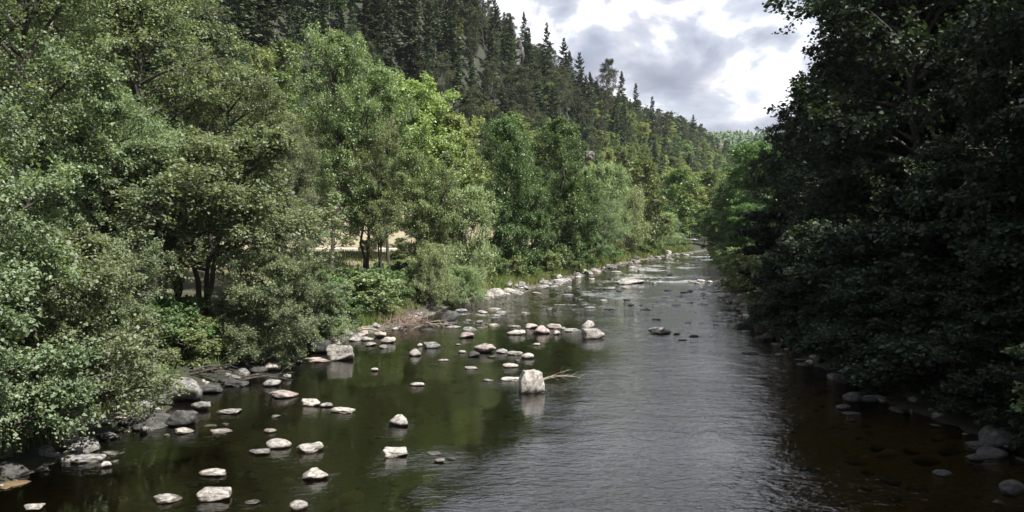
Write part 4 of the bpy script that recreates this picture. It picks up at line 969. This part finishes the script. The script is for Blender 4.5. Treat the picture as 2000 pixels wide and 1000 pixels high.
tag(put('submerged_stones', mesh_arrays('submerged_stones', np.concatenate(Vs), np.concatenate(Fs), m, True)), 'brown stones lying under the shallow water', 'stones', kind='stuff')
build_river()

# crags on the hillside
def crag_mesh(seed):
    r = np.random.default_rng(seed); parts = []
    for k in range(16):
        me = rm(['block', 'slab', 'boulder'][k % 3], 'crag', k % 4, 2)
        co = np.empty(len(me.vertices) * 3, dtype=np.float32); me.vertices.foreach_get('co', co); co = co.reshape(-1, 3).astype(float)
        sc_ = r.uniform(0.18, 0.42, 3) * np.array([1, 1, 1.4]); off = r.normal(0, 0.42, 3) * np.array([1, 0.5, 1])
        parts.append((co * sc_ + off, ICO[2][1]))
    V, F = join(parts); return mesh_arrays('crag', V, F, M['crag'])
for px, py, Y, w, h, lb in [(1012, 118, 262, 34, 60, 'grey crag showing between spruces just under the ridge'), (1150, 300, 182, 24, 22, 'grey crag between trees halfway down the left hillside'), (968, 100, 255, 26, 30, 'small grey crag left of the ridge crag')]:
    x = px2(px, Y); s_ = w / FPX * Y / 2; hgt = h / FPX * Y / 2
    o = put('crag', crag_mesh(px), None, (x, Y, CAMZ + (HOR - py) / FPX * Y - hgt * 0.3), sc=(s_, s_ * 1.2, hgt)); o.rotation_euler = (0.1, 0.1, 0.3); tag(o, lb, 'crag')

# ------------------------------------------------------------------ driftwood, brushwood pile, fallen branches
def twigs_mesh(name, seed, n_, L, mat, elev=(0.05, 0.5), spread=1.0, rad=0.012, azr=(0, 6.28)):
    r = np.random.default_rng(seed)
    s = np.stack([r.normal(0, spread, n_), r.normal(0, spread * 0.5, n_), r.uniform(0, 0.15, n_)], -1)
    az = r.uniform(*azr, n_); e = r.uniform(*elev, n_); d = np.stack([np.cos(az) * np.cos(e), np.sin(az) * np.cos(e), np.sin(e)], -1)
    Ls = L * r.uniform(0.5, 1.2, n_); c = -r.uniform(0.05, 0.4, n_)
    t = np.tile(np.linspace(0, 1, 7), (n_, 1)); P = [tubes(curve(s, d, Ls, c, t), rad * (1.5 - t), 5)]
    s2, d2, L2, c2 = children(r, s, d, Ls, c, 5, 0.2, 0.95, 0.7, 0.45, flat=0.1)
    t = np.tile(np.linspace(0, 1, 4), (len(s2), 1)); P.append(tubes(curve(s2, d2, L2, c2, t), rad * 0.5 * (1.3 - t), 3))
    V, F = join(P); return mesh_arrays(name, V, F, M[mat], True)
Yb = wl_y(745); o = put('driftwood_branch', twigs_mesh('driftwood_branch', 5, 3, 1.6, 'driftwood', (0.12, 0.4), 0.03, 0.010, (-0.25, 0.35)), None, (px2(1058, Yb), Yb - 0.2, 0.03))
tag(o, 'bare pale driftwood branch caught on the right side of the tall upright boulder', 'driftwood')
Yb = 44.5; o = put('brushwood_pile', twigs_mesh('brushwood_pile', 6, 90, 1.4, 'brush', (0.1, 1.0), 1.15, 0.014), None, (px2(775, Yb), Yb + 0.4, max(0.1, ground(px2(775, Yb), Yb + 0.4))))
tag(o, 'heap of reddish dead brushwood washed up on the left bank', 'brushwood')
Yb = 28.5; o = put('fallen_branch', twigs_mesh('fallen_branch', 8, 6, 2.3, 'darkbark', (0.15, 0.6), 0.3, 0.03, (-0.6, 1.0)), None, (px2(390, Yb), Yb, 0.35))
tag(o, 'dark fallen branches above the shaded boulders on the left bank', 'branch')
Yb = 19.8; o = put('fallen_branch', twigs_mesh('fallen_branch', 9, 4, 0.9, 'driftwood', (0.5, 1.2), 0.12, 0.022), None, (px2(140, Yb), Yb, 0.6))
tag(o, 'pale broken stump roots above the layered rocks in the lower left corner', 'branch')

for k, (px, py, az, ln_, lb) in enumerate([(470, 752, 0.4, 1.6, 'dark stick lying across the stones under the low dipping alder'), (700, 655, 0.2, 1.5, 'bleached stick on the shore stones left of the brushwood pile'), (830, 640, -0.3, 1.8, 'bleached branch lying between the brushwood pile and the dark bank rock'),
        (330, 742, 0.9, 1.4, 'dark root sticking out of the bank in the alder gap'), (210, 835, 0.1, 1.0, 'grey stick washed against the long dark boulder')]):
    Yb = wl_y(py); x = px2(px, Yb)
    o = put('fallen_branch', twigs_mesh('fallen_branch', 50 + k, 3, ln_, 'darkbark' if 'dark' in lb[:5] else 'driftwood', (0.02, 0.4), 0.12, 0.018, (az - 0.3, az + 0.5)), None, (x, Yb, max(0.05, ground(x, Yb)) + 0.12)); tag(o, lb, 'branch')
# ------------------------------------------------------------------ undergrowth
gb = np.random.default_rng(23)
def bushes(n_, y0, y1, d0, d1, hmin, hmax, keys, label, group, side='l', name='bush'):
    for k in range(n_):
        y = y0 + (y1 - y0) * (k + gb.random()) / n_; d = gb.uniform(d0, d1)
        x = float(xl(y)) - d if side == 'l' else float(xr(y)) + d
        tree(name, keys[k % len(keys)], x, y, gb.uniform(hmin, hmax), label, 'bush', group, wide=gb.uniform(1.0, 1.5), sink=0.05)
bushes(10, 33, 44, 1.4, 4.5, 1.3, 2.3, ['bush1', 'bush1', 'bush2'], 'bright green leafy bush on the left bank between the alders and the brushwood', 'bright bushes on the left bank')
bushes(14, 44, 64, 1.6, 5, 1.2, 2.4, ['bush2', 'bush1'], 'green bush in the undergrowth below the slender trees', 'undergrowth below the slender trees')
bushes(18, 64, 100, 1.6, 5, 1.2, 2.6, ['bush2', 'bush1'], 'green bush at the feet of the deep green alders', 'undergrowth below the green alders')
bushes(22, 100, 175, 1.8, 7, 1.5, 3.2, ['bush1', 'bush2'], 'light green bush along the far left shore', 'bushes along the far left shore')
bushes(20, 15, 33, 0.9, 5, 0.8, 2.0, ['bush2', 'bush1'], 'leafy bush in the shade under the near alders', 'undergrowth under the near alders')
bushes(18, 56, 84, 5, 12, 0.7, 1.4, ['bush2', 'bush1'], 'leafy bush between the trunks of the slender trees', 'bushes between the slender trees')
bushes(14, 55, 120, 1.4, 4, 1.5, 3.0, ['bush2', 'bush1'], 'green bush at the edge of the far right bank', 'bushes along the far right bank', 'r')
bushes(20, 12, 55, 1.6, 5, 1.5, 3.0, ['bush2'], 'leafy bush in deep shade under the right bank trees', 'undergrowth of the right bank', 'r')
bushes(12, 60, 130, 12, 38, 0.8, 1.5, ['bush2', 'bush1'], 'small bush dotted over the dry meadow behind the trees', 'bushes on the meadow')

# grass: one mass of blades along both banks and over the meadow
def grass():
    r = np.random.default_rng(31); X, Y, Hh = [], [], []
    def add(n_, y0, y1, d0, d1, h, side='l', clump=True):
        y = r.uniform(y0, y1, n_); d = r.uniform(d0, d1, n_)
        x = xl(y) - d if side == 'l' else xr(y) + d
        if clump:
            keep = n2d(x, y, 0.55, 2, 81) > -0.15; x, y = x[keep], y[keep]
        X.append(x); Y.append(y); Hh.append(np.full(len(x), h) * r.uniform(0.5, 1.25, len(x)))
    add(18000, 33, 44, 0.7, 4, 0.62); add(18000, 44, 64, 0.6, 5, 0.5); add(34000, 62, 100, 0.7, 4.5, 0.7); add(32000, 100, 170, 0.5, 6, 0.9)
    add(14000, 14, 33, 0.7, 6, 0.45); add(14000, 55, 110, 1.0, 4, 0.6, 'r'); add(7000, 14, 55, 1.4, 5, 0.5, 'r'); add(30000, 50, 120, 6, 30, 0.4, clump=False)
    X, Y, Hh = map(np.concatenate, (X, Y, Hh)); ok = ~((Y > 84) & (Y < 101) & (X < -1)); X, Y, Hh = X[ok], Y[ok], Hh[ok]; q = len(X); Z = hz(X, Y)
    a = r.random(q) * 6.28; w = (0.012 + 0.0003 * Y)
    ln = r.uniform(0.1, 0.6, q) * Hh; la = r.random(q) * 6.28
    b0 = np.stack([X - np.cos(a) * w, Y - np.sin(a) * w, Z - 0.03], -1); b1 = np.stack([X + np.cos(a) * w, Y + np.sin(a) * w, Z - 0.03], -1)
    tp = np.stack([X + np.cos(la) * ln, Y + np.sin(la) * ln, Z + Hh], -1)
    V = np.stack([b0, b1, tp], 1).reshape(-1, 3); F = np.arange(q * 3).reshape(-1, 3)
    tag(put('grass', mesh_arrays('grass', V, F, M['grass'])), 'long green and straw-coloured grass on the banks and the meadow', 'grass', kind='stuff')
grass()

# ------------------------------------------------------------------ summer air between the viewpoint and the far ridge
m = bpy.data.materials.new('air'); m.use_nodes = True; nt = m.node_tree; nt.nodes.clear()
out = nt.nodes.new('ShaderNodeOutputMaterial'); pv = nt.nodes.new('ShaderNodeVolumePrincipled')
pv.inputs['Color'].default_value = (0.86, 0.92, 1.0, 1); pv.inputs['Density'].default_value = 0.00007; pv.inputs['Anisotropy'].default_value = 0.2
nt.links.new(pv.outputs[0], out.inputs['Volume'])
bx = np.array([[x, y, z] for x in (-1400, 1800) for y in (-140, 1700) for z in (-14, 260)], float)
bf = np.array([[0, 1, 3, 2], [4, 6, 7, 5], [0, 4, 5, 1], [2, 3, 7, 6], [0, 2, 6, 4], [1, 5, 7, 3]])
tag(put('haze', mesh_arrays('haze', bx, bf, m)), 'thin summer haze filling the valley', kind='stuff')
scene.cycles.volume_bounces = 0
